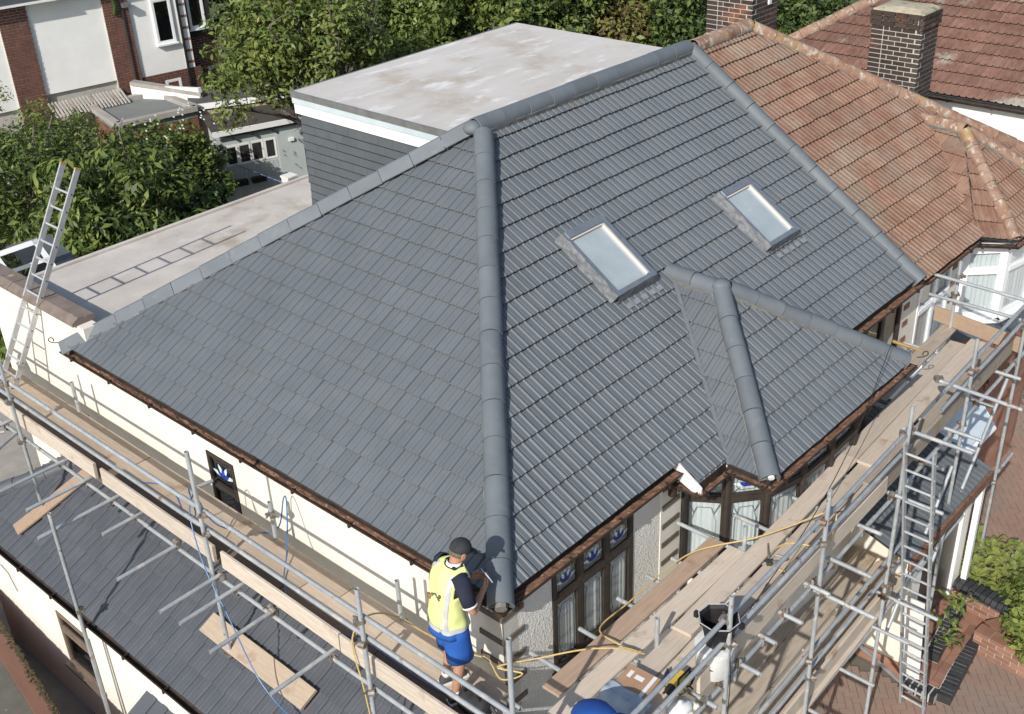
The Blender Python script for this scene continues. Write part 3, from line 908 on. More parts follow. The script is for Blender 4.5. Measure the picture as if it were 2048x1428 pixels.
# little tiled canopy low on the annex wall
cn = thing('door_canopy', 'small dark ribbed canopy low on the annex wall at the bottom edge', 'canopy', (-1.7, 4.25, -3.2))
cg = MB()
for k in range(9):
    y0 = 4.78 - k * .12
    cg.prism([(-1.4, y0, -3.02 + .02 * (k % 2)), (-1.4, y0 - .118, -3.02 + .02 * (k % 2)), (-1.95, y0 - .118, -3.3 + .02 * (k % 2)), (-1.95, y0, -3.3 + .02 * (k % 2))], (0, 0, -.03))
cg.build('canopy_sheet', M_annex, cn)
MB().path([(-1.4, 3.72, -3.0), (-1.96, 3.66, -3.3)], .09, 12).build('canopy_hip', M_annex, cn, smooth=True)

# ------------------------------------------------------------------ neighbour's low outbuilding in the near corner
nb = thing('outbuilding', 'mossy flat-roofed outbuilding with red-brown edge in the bottom left corner', 'outbuilding', (-3.4, 5.5, G))
dv = V((-.148, -1, 0)).normalized()
o_ = V((-1.5, 10.0, -3.6)); sd = V((-1, .148, 0)).normalized()
M_moss = mat('moss', (.05, .04, .022), (.09, .07, .035), scale=18, rough=.95, bump=1, bscale=60, bdist=.03)
M_redcap = mat('red_brown_paint', (.2, .1, .065), (.16, .085, .06), scale=3, rough=.6, c4=(.45, .4, .36), s4=6, lo4=.66, hi4=.72, stretch=(4, .6, 1))
M_oldfelt = mat('old_green_felt', (.11, .105, .085), (.14, .135, .12), scale=3, rough=.95, c4=(.25, .25, .23), s4=9, lo4=.66, hi4=.72)
MB().prism([o_, o_ + dv * 7, o_ + dv * 7 + sd * .24, o_ + sd * .24], (0, 0, .09)).build('coping_board', M_redcap, nb)
MB().prism([o_ + sd * .24 + V((0, 0, -.06)), o_ + dv * 7 + sd * .24 + V((0, 0, -.06)), o_ + dv * 7 + sd * 3, o_ + sd * 3], (0, 0, .05)).build('flat_roof', M_oldfelt, nb)
MB().prism([o_ + V((0, 0, -1.5)) + sd * .03, o_ + dv * 7 + V((0, 0, -1.5)) + sd * .03, o_ + dv * 7 + sd * 3 + V((0, 0, -1.5)), o_ + sd * 3 + V((0, 0, -1.5))], (0, 0, 1.43)).build('wall', M_brickr, nb)
mm = MB()
for k in range(700):
    c = o_ + dv * random.uniform(0, 7) + sd * abs(random.gauss(0, .035)) + V((0, 0, .088))
    r = random.uniform(.008, .03)
    mm.loft([ellring(c, r * 1.3, r * 1.2, n=6), ellring(c + V((0, 0, r * .55)), r * .9, r * .8, n=6), ellring(c + V((0, 0, r * .8)), r * .35, r * .35, n=6)])
tag(mm.build('moss_edge', M_moss, nb, smooth='all'), kind='stuff')
# dark alley between the annex and outbuilding
al = MB(); al.poly([(-9, -2, G - .02), (.3, -2, G - .02), (.3, 10.5, G - .02), (2.6, 10.5, G - .02), (2.6, 22, G - .02), (-9, 22, G - .02)])
tag(al.build('alley_path', M_concrete), kind='structure')

# ------------------------------------------------------------------ the attached neighbour with the red tiled roof
nh = thing('house', 'attached white neighbour house with weathered red clay tiled roof', 'house', (11.5, 3, G))
NX, NC = 10.3, 14.3
n0, n1 = V((PX + .02, -.02, .02)), V((NC, -.02, .02))
nr0, nr1 = V((PX + .02, HY, .03 + TF * HY)), V((NX, HY, .03 + TF * HY))
nrec = []
nsl = slope_board(nh, [n0, n1, nr1, nr0])
geo_r = tile_geo(.3, .29, ribs=3, roll=.017, lift=.034, thick=.02, groove=.008)
nE, nI = V((11.98, 1.0, 1.12)), V((12.12, 1.66, 1.12))
nL, nR = 10.6, 13.8


def in_nbay(p):
    if p.y > 1.5 or p.y < -.3: return False
    t = p.y / 1.66
    return nL + 1.5 * t + .62 < p.x < nR - 1.67 * t - .25


lay_tiles(nrec, nsl, n0, n1, nr1, [n0, n1, nr1, nr0], .3, .29, 'red', geo_r, skip=in_nbay, uoff=.04)
slope_board(nh, [n1, V((NC, 8.02, .02)), nr1], matl=M_red, thick=.05)
slope_board(nh, [V((PX, 8.02, .02)), V((NC, 8.02, .02)), nr1, nr0], matl=M_red, thick=.05)
qA, qB = V((11.08, -.4, -.1)), V((13.3, -.4, -.1)); qvL, qvR = V((nL, .04, .02)), V((nR, .04, .02))
t1 = slope_board(nh, [qA, nE, qvL]); t1b = slope_board(nh, [qvL, nE, nI]); t2 = slope_board(nh, [qA, qB, nE]); slope_board(nh, [qB, qvR, nI, nE], matl=M_red, thick=.05)
lay_tiles(nrec, t1, qvL, qA, nE, [qvL, qA, nE], .3, .29, 'red', geo_r, uoff=.1)
lay_tiles(nrec, t1b, qvL, qvL + (nE - nI), nI, [qvL, nE, nI], .3, .29, 'red', geo_r, uoff=.1)
lay_tiles(nrec, t2, qA, qB, nE, [qA, qB, nE], .3, .29, 'red', geo_r, uoff=.05)
finish_tiles(nrec, nh, 300, M_red)
ridge_run(nh, rend + V((.1, 0, .06)), nr1 + V((0, 0, .06)), .125, .4, M_redridge, mortar=M_mortar)
ridge_run(nh, n1 + V((0, 0, .02)), nr1 + V((.05, -.05, .03)), .115, .4, M_redridge, mortar=M_mortar)
ridge_run(nh, qA + V((0, 0, .05)), nE + V((-.05, -.05, .04)), .105, .36, M_redridge, mortar=M_mortar)
ridge_run(nh, qB + V((0, 0, .05)), nE + V((.05, -.05, .04)), .105, .36, M_redridge, mortar=M_mortar)
ridge_run(nh, nE + V((0, -.04, .05)), nI + V((0, .1, .06)), .105, .36, M_redridge, mortar=M_mortar)
gutter(nh, (8.85, .0, -.03), (10.6, .0, -.03), out=(0, -1, 0))
gutter(nh, (10.56, .04, -.08), (11.06, -.43, -.16), r=.05, out=(-.68, -.73, 0))
gutter(nh, (11.04, -.44, -.16), (13.35, -.44, -.16), r=.05, out=(0, -1, 0))
nw = MB()
wall_panel(nw, (8.85, .2, 0), (1, 0, 0), 1.75, G, -.04, [(.3, 1.42, -1.95, -.2)], (0, -1, 0), .22)
nw.build('front_wall', M_render, nh)
window(nh, (8.85, .2, 0), (1, 0, 0), (0, -1, 0), [(.35, .84), (.9, 1.37)], -1.9, -.25, -.75, fm=M_pvc, tulip=False, lead=False, curtain='low', cm=M_curtain)
for zc in (-.42, -.7, -.98, -1.26): MB().box(10.3, 10.46, .186, .2, zc - .04, zc + .04).build('brick_quoin', M_brickr, nh)
nbow = [V(q) for q in ((10.66, .2, 0), (11.12, -.3, 0), (11.95, -.46, 0), (12.6, -.46, 0), (13.3, -.3, 0), (13.8, .2, 0))]
nbm = MB()
for i in range(len(nbow) - 1):
    a, b = nbow[i], nbow[i + 1]
    u = (b - a).normalized(); n = V((u.y, -u.x, 0)); L = (b - a).length
    window(nh, a, u, n, [(.09, L - .09)], -1.36, -.3, -.62, fw=.09, fm=M_pvc, gl=M_glass, tulip=False, lead=False, curtain=True, room=False, sill=True, name='bay_window')
    nbm.prism([V((p.x, p.y, -1.5)) for p in (a, b, b - n * .1, a - n * .1)], (0, 0, .06))
nbm.build('bay_apron', M_pvc, nh)
# small blue-grey skirt and red hung tiles below the bay window
sk = MB()
for i in range(len(nbow) - 1):
    a, b = nbow[i], nbow[i + 1]; u = (b - a).normalized(); n = V((u.y, -u.x, 0))
    sk.prism([V((a.x, a.y, -1.5)), V((b.x, b.y, -1.5)), V((b.x, b.y, -1.8)) + n * .05, V((a.x, a.y, -1.8)) + n * .05], -n * .08)
sk.build('lead_skirt', mat('blue_lead', (.06, .08, .105), (.09, .11, .135), scale=6, rough=.6), nh)
ht = MB()
for i in range(3):
    a, b = nbow[i], nbow[i + 1]; u = (b - a).normalized(); n = V((u.y, -u.x, 0)); L = (b - a).length
    for r in range(9):
        for k in range(int(L / .165) + 1):
            uu = k * .165 + (.08 if r % 2 else 0)
            if uu + .16 > L + .05: continue
            zt_ = -1.78 - r * .11
            p = a + u * uu + n * .03
            ht.prism([V((p.x, p.y, zt_)), V((p.x, p.y, zt_)) + u * .158, V((p.x, p.y, zt_ - .13)) + u * .158 + n * .02, V((p.x, p.y, zt_ - .13)) + n * .02], -n * .012)
tag(ht.build('hung_tiles', M_brickr, nh), kind='stuff')
MB().prism([V((p.x, p.y, -3.0)) for p in nbow], (0, 0, 1.25)).build('bay_wall', M_brickr, nh)
MB().prism([V((p.x, p.y, G)) for p in nbow], (0, 0, -3.0 - G)).build('bay_wall', M_brickr, nh)
MB().prism([V((p.x, p.y, -.18)) for p in nbow], (0, 0, .03)).build('bay_soffit', M_white, nh)
MB().box(10.62, 14.05, .2, .42, G, -.04).build('front_wall', M_render, nh)
MB().box(13.85, 14.07, .42, 7.8, G, -.04).build('side_wall', M_render, nh)


# ------------------------------------------------------------------ chimneys, brick by brick
def chimney(name, label, cx, cy, wx, wy, z0, z1, corbel=True, pale=True):
    t = thing(name, label, 'chimney', (cx, cy, z0))
    bl, bh, bt, j = .222, .063, .1025, .016
    MB().box(cx - wx / 2 + .008, cx + wx / 2 - .008, cy - wy / 2 + .008, cy + wy / 2 - .008, z0, z1 - .02).build('mortar_core', M_mort, t)
    cache = {}

    def brick(c, lx, ly, e):
        key = (round(lx, 3), round(ly, 3))
        me = cache.get(key)
        if me is None:
            m = MB().box(-lx / 2, lx / 2, -ly / 2, ly / 2, 0, bh)
            me = bpy.data.meshes.new('brick'); me.from_pydata(m.v, [], m.f); me.materials.append(M_brick); cache[key] = me
        place(me, 'brick', None, t, V(c))
    z = z0; r = 0
    top = z1 - 4 * (bh + j)
    while z < z1 - .04:
        e = 0.0
        if corbel and z > top: e = .028 if z > top + .05 else .014
        hx, hy = wx / 2 + e, wy / 2 + e
        for face in ('x', 'y'):
            ln_ = (2 * hy if face == 'x' else 2 * hx)
            a = 0.0
            first = True
            a = (bt + j) if (face == 'y' and r % 2 == 0) else 0.0
            end = ln_ - ((bt + j) if (face == 'x' and r % 2 == 1) else 0)
            seq = 0
            while a < end - .03:
                w = bl if not (seq == 1 and r % 2) else bt
                w = min(w, end - a)
                if end - a - w < .05: w = end - a
                if face == 'x': brick((cx - hx + bt / 2, cy + hy - a - w / 2, z), bt, w - j, e)
                else: brick((cx - hx + a + w / 2, cy - hy + bt / 2, z), w - j, bt, e)
                a += w; seq += 1
        z += bh + j; r += 1
    cap = MB()
    rings = []
    for k, (s_, h) in enumerate(((1.0, .0), (.97, .03), (.7, .07), (.35, .08))):
        rings.append([V((cx + (wx / 2) * s_ * a + .02 * mnoise.noise(V((a * 3, b * 3, k))), cy + (wy / 2) * s_ * b, z1 - .03 + h + .02 * mnoise.noise(V((a * 2 + cx, b * 2, k * 2.2))))) for a, b in ((-1, -1), (0, -1), (1, -1), (1, 0), (1, 1), (0, 1), (-1, 1), (-1, 0))])
    cap.loft(rings)
    cap.build('mortar_flaunching', mat('lichen_mortar_' + str(int(cx * 10)), (.4, .36, .27), (.32, .29, .22), scale=9, rough=.95, bump=.8, bscale=30, c3=(.14, .16, .06), s3=6, c4=(.42, .25, .13), s4=7), t)
    return t


chimney('chimney_stack', 'tall dark brick chimney stack with pale joints in front of white wall', 12.98, 2.62, .62, .9, .35, 2.66)
chimney('chimney_stack', 'dark brick chimney stack cut off by the top edge behind the red ridge', 11.55, 4.9, .8, .9, 1.4, 4.3)
# white paint splash vent clip on the rear stack left out of the brickwork: small white bracket
MB().box(11.62, 11.7, 4.42, 4.45, 2.75, 2.85).build('bracket', M_white, bpy.data.objects['chimney_stack.001'])

# ------------------------------------------------------------------ the house beyond with brown-red roof and white wall
hb = thing('house', 'white house beyond the chimney with brown-red tiled hipped roof and patched tiles', 'house', (19, 3, G))
BX = 17.0
b0, b1 = V((BX, 8.0, .05)), V((BX, -6.0, .05))
bt0, bt1 = V((BX + 4.3, 3.7, .05 + 4.3 * .62)), V((BX + 4.3, -6, .05 + 4.3 * .62))
bsl = slope_board(hb, [b0, b1, bt1, bt0])
brec = []
geo_b = tile_geo(.3, .3, ribs=2, roll=.03, lift=.04, groove=.0)
lay_tiles(brec, bsl, b0, b1, bt1, [b0, b1, bt1, bt0], .3, .3, 'brownred', geo_b)
brec = [r for r in brec if r[1].y > -1.5]
finish_tiles(brec, hb, 260, M_redB)
slope_board(hb, [b0, V((BX + 9, 8, .05)), bt0], matl=M_redB)
ridge_run(hb, b0 + V((0, 0, .06)), bt0 + V((0, 0, .08)), .13, .42, M_redridge, mortar=M_mortar)
MB().box(BX + .14, BX + 8, -6, 7.75, G, -.05).build('wall', M_white, hb)
MB().box(BX + .05, BX + .14, -6, 7.9, -.09, -.06).build('soffit', M_white, hb)
gutter(hb, (BX - .03, 8.05, .0), (BX - .03, -6, .0), out=(-1, 0, 0), debris=False)

# ------------------------------------------------------------------ porch of the grey-roofed house and its steps
po = thing('porch', 'cream front porch with ribbed grey lean-to roof below the scaffold', 'porch', (7.2, -.6, G))
MB().prism([(5.65, -1.55, -2.25), (8.15, -1.55, -2.25), (8.15, .2, -1.65), (5.65, .2, -1.65)], (0, 0, .04)).build('roof_deck', M_felt, po)
for k in range(23):
    x0 = 5.64 + k * .109
    MB().prism([(x0, -1.56, -2.2), (x0 + .1, -1.56, -2.2), (x0 + .1, .2, -1.605), (x0, .2, -1.605)], (0, 0, .02)).build('roof_sheet', M_roof, po)
    MB().prism([(x0 + .088, -1.56, -2.18), (x0 + .109, -1.56, -2.18), (x0 + .109, .2, -1.585), (x0 + .088, .2, -1.585)], (0, 0, .03)).build('seam', M_roof, po)
MB().box(5.63, 8.17, -1.6, -1.56, -2.34, -2.2).build('fascia', M_debris, po)
MB().box(6.3, 6.5, -1.4, .2, G, -2.2).build('side_wall', M_render, po)
MB().box(6.285, 6.51, -1.41, .2, G, G + .22).build('brick_plinth', M_brickr, po)
MB().box(8.0, 8.15, -1.4, .2, G, -2.2).build('side_wall', M_render, po)
for x0, x1 in ((6.5, 6.62), (7.9, 8.0)): MB().box(x0, x1, -1.4, -1.3, G, -2.2).build('door_post', M_white, po)
MB().box(6.62, 7.9, -1.35, -1.3, G + .1, -2.6).build('door', mat('dark_stained_door', (.05, .04, .035), (.07, .055, .045), rough=.4), po)
MB().box(6.5, 8.0, -1.42, -1.33, -2.6, -2.34).build('door_head', M_white, po)
MB().box(8.12, 8.2, -1.52, -1.44, G, -2.25).build('corner_post', M_white, po)

can = thing('porch_canopy', 'white moulded canopy with pale blue underside beside the grey porch roof', 'canopy', (9.1, -.4, -2.5))
M_paleblue = mat('pale_blue_plastic', (.6, .68, .74), (.5, .6, .68), scale=2, rough=.35)
MB().prism([(8.35, .15, -2.2), (9.9, .15, -2.2), (9.9, -.7, -2.35), (9.5, -1.05, -2.4), (8.7, -1.05, -2.4), (8.35, -.7, -2.35)], (0, 0, .1)).build('shell', M_paleblue, can)
MB().path([(8.33, .1, -2.2), (8.33, -.7, -2.33), (8.7, -1.07, -2.38), (9.5, -1.07, -2.38), (9.92, -.7, -2.33), (9.92, .1, -2.2)], .05, 6).build('rim', M_pvc, can)
MB().box(8.4, 8.5, -1.0, -.9, G, -2.4).build('post', M_pvc, can)

# brick steps
st = thing('brick_steps', 'two red brick steps with black brick nosings beside the ladder', 'steps', (7, -1.5, G))
nos = {}
def nosing(p0, p1, w, h, zt):
    p0, p1 = V((*p0, zt)), V((*p1, zt)); d = p1 - p0; L = d.length; u = d.normalized(); s_ = V((-u.y, u.x, 0)); n = int(L / .078)
    for k in range(n):
        c = p0 + u * (k + .5) * L / n
        key = (round(w, 2), round(h, 2))
        me = nos.get(key)
        if me is None:
            m = MB()
            hw, hl, r = .033, w / 2, .035
            prof = [(-hl, 0), (hl, 0), (hl, h - r), (hl - r * .35, h - r * .3), (hl - r, h), (-hl, h)]
            m.prism([(-hw, q[0], q[1] - h) for q in prof], (2 * hw, 0, 0))
            me = bpy.data.meshes.new('brick'); me.from_pydata(m.v, [], m.f); me.materials.append(M_bluebrick); nos[key] = me
        place(me, 'brick', None, st, c + V((0, 0, random.uniform(-.002, .002))), Matrix((u, s_, V((0, 0, 1)))).transposed())
    MB().obox((p0 + p1) / 2 + V((0, 0, -h / 2 - .008)), u * (L / 2 - .01), s_ * (w / 2 - .006), V((0, 0, h / 2))).build('mortar_bed', M_mort, st)


G1 = G + .17
ms = MB(); ms.box(6.25, 7.95, -2.0, -1.3, G - .1, G1 - .012); ms.build('tread_base', M_brickr, st)
ms = MB(); ms.box(6.75, 7.95, -1.55, -1.3, G1 - .02, G1 + .15); ms.build('tread_base', M_brickr, st)
nosing((6.15, -2.12), (7.72, -1.95), .2, .14, G1)
nosing((6.15, -1.52), (6.15, -2.05), .2, .14, G1)
nosing((6.62, -1.72), (7.85, -1.58), .2, .14, G1 + .17)
nosing((6.66, -1.3), (6.62, -1.66), .2, .14, G1 + .17)
for k in range(6):
    for j in range(2):
        MB().box(6.3 + k * .235, 6.3 + k * .235 + .225, -1.98 + j * .11 + .03 * k * .3, -1.98 + j * .11 + .1 + .03 * k * .3, G1 - .02, G1 + .004).build('tread_brick', M_brickr, st)

# low garden wall with soldier coping
gw = thing('garden_wall', 'low red brick garden wall capped with black bricks beside the steps', 'wall', (8.0, -1.9, G))
wc = {}
def brick_wall(t, p0, p1, h, thick, cope=True):
    p0, p1 = V((*p0, G)), V((*p1, G)); d = p1 - p0; L = d.length; u = d.normalized(); s_ = V((-u.y, u.x, 0))
    MB().obox((p0 + p1) / 2 + V((0, 0, h / 2 - .01)), u * L / 2, s_ * (thick / 2 - .008), V((0, 0, h / 2 - .02))).build('mortar_core', M_mort, t)
    rot = Matrix((u, s_, V((0, 0, 1)))).transposed()
    for r in range(int(h / .075)):
        a = -.11 if r % 2 else 0
        while a < L - .04:
            lo_ = max(a, 0); w = min(a + .213, L) - lo_
            if w > .03:
                key = round(w, 2)
                me = wc.get((key, thick))
                if me is None:
                    m = MB().box(-w / 2, w / 2, -thick / 2, thick / 2, 0, .064)
                    me = bpy.data.meshes.new('brick'); me.from_pydata(m.v, [], m.f); me.materials.append(M_brickr); wc[(key, thick)] = me
                place(me, 'brick', None, t, p0 + u * (lo_ + w / 2) + V((0, 0, r * .075)), rot)
            a += .225
    if cope:
        n = int(L / .085)
        for k in range(n):
            me = wc.get('cope')
            if me is None:
                m = MB(); m.prism([(-.038, q[0], q[1]) for q in ((-.15, 0), (.15, 0), (.15, .06), (.1, .1), (-.1, .1), (-.15, .06))], (.076, 0, 0))
                me = bpy.data.meshes.new('coping_brick'); me.from_pydata(m.v, [], m.f); me.materials.append(M_bluebrick); wc['cope'] = me
            place(me, 'coping_brick', None, t, p0 + u * (k + .5) * L / n + V((0, 0, h)), rot)


brick_wall(gw, (8.12, -1.2), (8.0, -2.35), .45, .215)
gw2 = thing('garden_wall', 'stepped red brick retaining wall below the glossy shrub', 'wall', (7.3, -2.6, G))
brick_wall(gw2, (7.5, -2.0), (7.36, -3.6), .38, .215, cope=False)
brick_wall(gw2, (7.95, -2.3), (7.62, -2.12), .38, .215, cope=False)

# ------------------------------------------------------------------ block-paved drive
dr = MB(); dr.poly([(2.0, -9, G - .03), (30, -9, G - .03), (30, .3, G - .03), (2.0, .3, G - .03)])
drive = tag(dr.build('driveway', mat('paving_joints', (.12, .105, .09), (.16, .14, .115), scale=4, rough=.95)), kind='structure')
pv = []
a45 = R_(38)
cu, su = math.cos(a45), math.sin(a45)
me = bpy.data.meshes.new('paver')
m = MB(); m.prism([(-.097, -.047, 0), (.097, -.047, 0), (.097, .047, 0), (-.097, .047, 0)], (0, 0, .034)); me.from_pydata(m.v, [], m.f); me.materials.append(M_paver)
for i in range(-160, 160):
    for j in range(-90, 90):
        # basket of 200 x 100 blocks in herringbone
        lx, ly = i * .1, j * .1
        k = (i - j) % 4
        if k == 0: c, ang = (lx + .1, ly + .05), 0
        elif k == 3: c, ang = (lx + .05, ly + .1), 90
        else: continue
        wx_, wy_ = 9.5 + c[0] * cu - c[1] * su, -2.2 + c[0] * su + c[1] * cu
        if not (2.5 < wx_ < 18.5 and -5.6 < wy_ < .0): continue
        if 6.1 < wx_ < 8.15 and wy_ > -2.1: continue
        p = V((wx_, wy_, G - .032))
        pv.append(((p - CAM).length, p, a45 + R_(ang)))
pv.sort(key=lambda r: r[0])
rest = MB()
for k, (dd, p, ang) in enumerate(pv):
    p = p + V((0, 0, random.uniform(0, .004)))
    if k < 300: place(me, 'paver', None, drive, p, Matrix.Rotation(ang, 3, 'Z'))
    else:
        r3 = Matrix.Rotation(ang, 3, 'Z')
        rest.add([p + r3 @ V(v) for v in m.v], m.f[1:])
tag(rest.build('pavers', M_paver, drive), kind='stuff')

# ------------------------------------------------------------------ scaffolding
DK = -.82                              # top of the upper deck boards
TR = .0242                             # tube radius
_cp = None


def coupler(parent, c, ax=(0, 0, 1)):
    """swivel clamp: two half shells, flap and bolt"""
    global _cp
    if _cp is None:
        m = MB()
        m.path([(0, 0, -.026), (0, 0, .026)], .034, 10)
        m.box(-.03, .03, .02, .062, -.02, .02)
        m.path([(-.028, .05, 0), (.034, .05, 0)], .036, 9)
        m.box(.02, .07, -.014, .012, -.012, .012); m.tube((.055, -.02, 0), (.055, .05, .0), .008, 6)
        m.prism([(.045, .02, -.01), (.085, .055, -.012), (.075, .08, 0), (.04, .05, .012)], (0, 0, .02))
        _cp = bpy.data.meshes.new('coupler'); _cp.from_pydata(m.v, [], m.f); _cp.materials.append(M_coupler)
    z = V(ax).normalized(); x = z.orthogonal().normalized(); y = z.cross(x)
    a = random.uniform(0, 6.28)
    x, y = x * math.cos(a) + y * math.sin(a), y * math.cos(a) - x * math.sin(a)
    return place(_cp, 'coupler', None, parent, V(c), Matrix((x, y, z)).transposed())


def tube(parent, name, p0, p1, m=None):
    """open-ended steel tube, bore visible at both ends"""
    p0, p1 = V(p0), V(p1)
    t = MB()
    t.path([p0, p1], TR, 12, cap=False)
    d = (p1 - p0).normalized()
    t.path([p0 + d * .12, p0, ], [TR * .86, TR * .86], 12, cap=False); t.path([p1 - d * .12, p1], [TR * .86, TR * .86], 12, cap=False)
    for e, s_ in ((p0, 1), (p1, -1)):
        x = d.orthogonal().normalized(); y = d.cross(x)
        a = [e + (x * math.cos(k * math.pi / 6) + y * math.sin(k * math.pi / 6)) * TR for k in range(12)]
        b = [e + (x * math.cos(k * math.pi / 6) + y * math.sin(k * math.pi / 6)) * TR * .86 for k in range(12)]
        t.add(a + b, [(k, (k + 1) % 12, 12 + (k + 1) % 12, 12 + k) for k in range(12)])
        c = [q + d * s_ * .12 for q in b]
        t.add(c, [tuple(range(12))])
    return t.build(name, m or M_tube, parent, smooth=True)


def plank(name, p0, p1, label=None, parent=None, w=.225, th=.038, m=None, up=(0, 0, 1), group=None, cat='board', bow=.006, band=False):
    """sawn plank from p0 to p1 (centre of its top face), a little bowed, edges eased"""
    p0, p1 = V(p0), V(p1); d = (p1 - p0); L = d.length; x = d.normalized(); zz = V(up); zz = (zz - x * zz.dot(x)).normalized(); y = zz.cross(x)
    e = .006
    prof = [(-w / 2, -th + e), (-w / 2 + e, -th), (w / 2 - e, -th), (w / 2, -th + e), (w / 2, -e), (w / 2 - e, 0), (-w / 2 + e, 0), (-w / 2, -e)]
    N_ = max(2, int(L / .3)); rings = []
    ph = random.uniform(0, 6)
    for i in range(N_ + 1):
        t = i / N_
        c = p0 + d * t + zz * (bow * math.sin(t * 3.1 + ph)) + y * (.004 * math.sin(t * 4 + ph))
        jit = random.uniform(-.002, .002) if 0 < i < N_ else 0
        rings.append([c + y * (q[0] * (1 + jit)) + zz * q[1] for q in prof])
    mb = MB().loft(rings)
    o = mb.build(name, m or M_wx, parent)
    if parent is None: tag(o, label, cat, group)
    if band:
        for q in (p0 + x * .018, p1 - x * .018):
            bm_ = MB().obox(q - zz * th / 2, x * .014, y * (w / 2 + .0025), zz * (th / 2 + .0025))
            bm_.build('end_band', M_coupler, o)
    return o


# ---- run along the side wall
sa = thing('scaffold', 'galvanised tube scaffold running along the cream side wall', 'scaffold', (-.85, 4, G))
SX = -.87
stands = [(7.85, -2.03, .25), (3.54, -2.03, .73), (.96, -1.8, .33), (-.93, G, .86)]
for y, z0, z1 in stands: tube(sa, 'standard', (SX, y, z0), (SX, y, z1))
tube(sa, 'standard', (-1.64, 5.54, G), (-1.62, 5.6, -.6))
for y, zt in ((7.72, -.34), (3.42, -.3), (1.35, -.3)): tube(sa, 'standard', (-.09, y, -1.9), (-.09, y, zt)); coupler(sa, (-.09, y, -.9))
coupler(sa, (-.09, 3.42, -.45))
for z in (-.06, -.31):
    for a, b in ((9.9, 3.7), (3.95, -1.35)): tube(sa, 'guard_rail', (SX + .05, a, z + (.012 if a < 5 else 0)), (SX + .05, b, z + (.012 if a < 5 else 0)))
for y, z0, z1 in stands:
    for z in (-.06, -.31): coupler(sa, (SX + .01, y, z - .005))
    coupler(sa, (SX + .02, y, -.935))
tube(sa, 'ledger', (SX + .05, 9.9, -.933), (SX + .05, 4.9, -.933), M_tube); tube(sa, 'ledger', (SX + .05, 5.0, -.945), (SX + .05, -1.3, -.94))
tube(sa, 'ledger', (-.12, 9.9, -.935), (-.12, -.3, -.935))
for y, x0 in ((8.4, -1.45), (6.9, -1.7), (6.3, -1.62), (5.68, -1.8), (5.15, -1.28), (4.29, -1.6), (3.48, -1.59), (3.16, -1.56), (2.55, -1.6), (1.61, -1.56), (.3, -1.1), (-.6, -1.1)):
    tube(sa, 'transom', (x0, y + random.uniform(-.02, .02), -.884), (-.03, y, -.884)); coupler(sa, (SX + .05, y, -.915), (1, 0, 0))
tube(sa, 'tie_tube', (-.35, 5.06, -.84), (.14, 4.98, -.845)); coupler(sa, (-1.63, 5.56, -2.05))
tube(sa, 'raker', (-.9, 8.3, -.95), (-1.9, 8.9, -.9)); tube(sa, 'raker', (-.86, 8.05, -.9), (-2.0, 7.5, -.93))
# toe boards stand on edge along the outer side
for a, b, dz in ((10.0, 6.12, 0), (5.95, 3.62, .0), (3.48, 1.5, -.01), (1.48, -.8, -.02)):
    plank('toe_board', (SX + .095, a, DK + .115 + dz), (SX + .095, b, DK + .11 + dz), parent=sa, up=(-1, 0, .03), m=M_wtoe)
for c in ((-.86, 3.54, -2.04),): MB().box(c[0] - .07, c[0] + .07, c[1] - .07, c[1] + .07, c[2] - .006, c[2] + .004).build('base_plate', M_coupler, sa)
# deck boards
rowname = ('wall-side', 'middle', 'outer')
for r, (xa, cuts) in enumerate(((-.172, (10.0, 6.0, 2.1, -.15)), (-.404, (10.0, 6.42, 2.55, -1.3)), (-.637, (10.0, 6.55, 2.7, 1.2, -1.3)))):
    for k in range(len(cuts) - 1):
        where = ['behind the leaning ladder', 'below the small side window', 'at the feet of the worker', 'nearest the corner'][k if len(cuts) == 4 or k < 2 else k]
        if len(cuts) == 5: where = ['behind the leaning ladder', 'below the small side window', 'holding the blue hose end', 'nearest the corner'][k]
        plank('scaffold_board', (xa, cuts[k], DK), (xa + random.uniform(-.006, .006), cuts[k + 1] + .012, DK), '%s scaffold board of the side deck, length %s' % (rowname[r], where), m=M_wshade_stain if r == 2 else M_wy, group='boards of the side deck')
# sole boards lying on the annex roof
plank('sole_board', (-1.28, 7.92, az(-1.28) + .1), (-.1, 7.6, az(-.1) + .1), 'reddish sole board laid up the dark annex roof under a standard', m=M_wred, group='sole boards on the annex roof', up=(-AT, 0, 1))
plank('sole_board', (-.78, 4.1, az(-.78) + .1), (-.8, 2.2, az(-.8) + .1), 'stained sole board lying across the annex roof under a base plate', m=M_wy, group='sole boards on the annex roof', w=.26, up=(-AT, 0, 1))

# ---- run along the front
fa = thing('scaffold', 'two-lift galvanised tube scaffold along the front of the house', 'scaffold', (5, -1.5, G))
FY = lambda x: -1.625 + .03 * (x - 1.3)
FS = [(1.3, .22), (3.17, .29), (5.13, .3), (7.0, .32), (8.95, .3)]
for x, zt in FS: tube(fa, 'standard', (x, FY(x), G), (x, FY(x), zt))
for x, zt in ((1.27, -.47), (3.05, -.5), (9.22, .22)): tube(fa, 'standard', (x, -.85 if x < 2 else (-.72 if x < 5 else -.3), G), (x, -.85 if x < 2 else (-.72 if x < 5 else -.3), zt))
for z in (-.09, -.365):
    tube(fa, 'guard_rail', (-.95, FY(-.95) + .05, z), (3.4, FY(3.4) + .05, z)); tube(fa, 'guard_rail', (3.0, FY(3.0) + .05, z - .05 if z > -.2 else z), (5.35, FY(5.3) + .05, z))
    tube(fa, 'guard_rail', (6.25, FY(6.2) + .05, z + .02), (10.1, FY(10.1) + .05, z + .09))
    for x, zt in FS: coupler(fa, (x, FY(x) + .02, z))
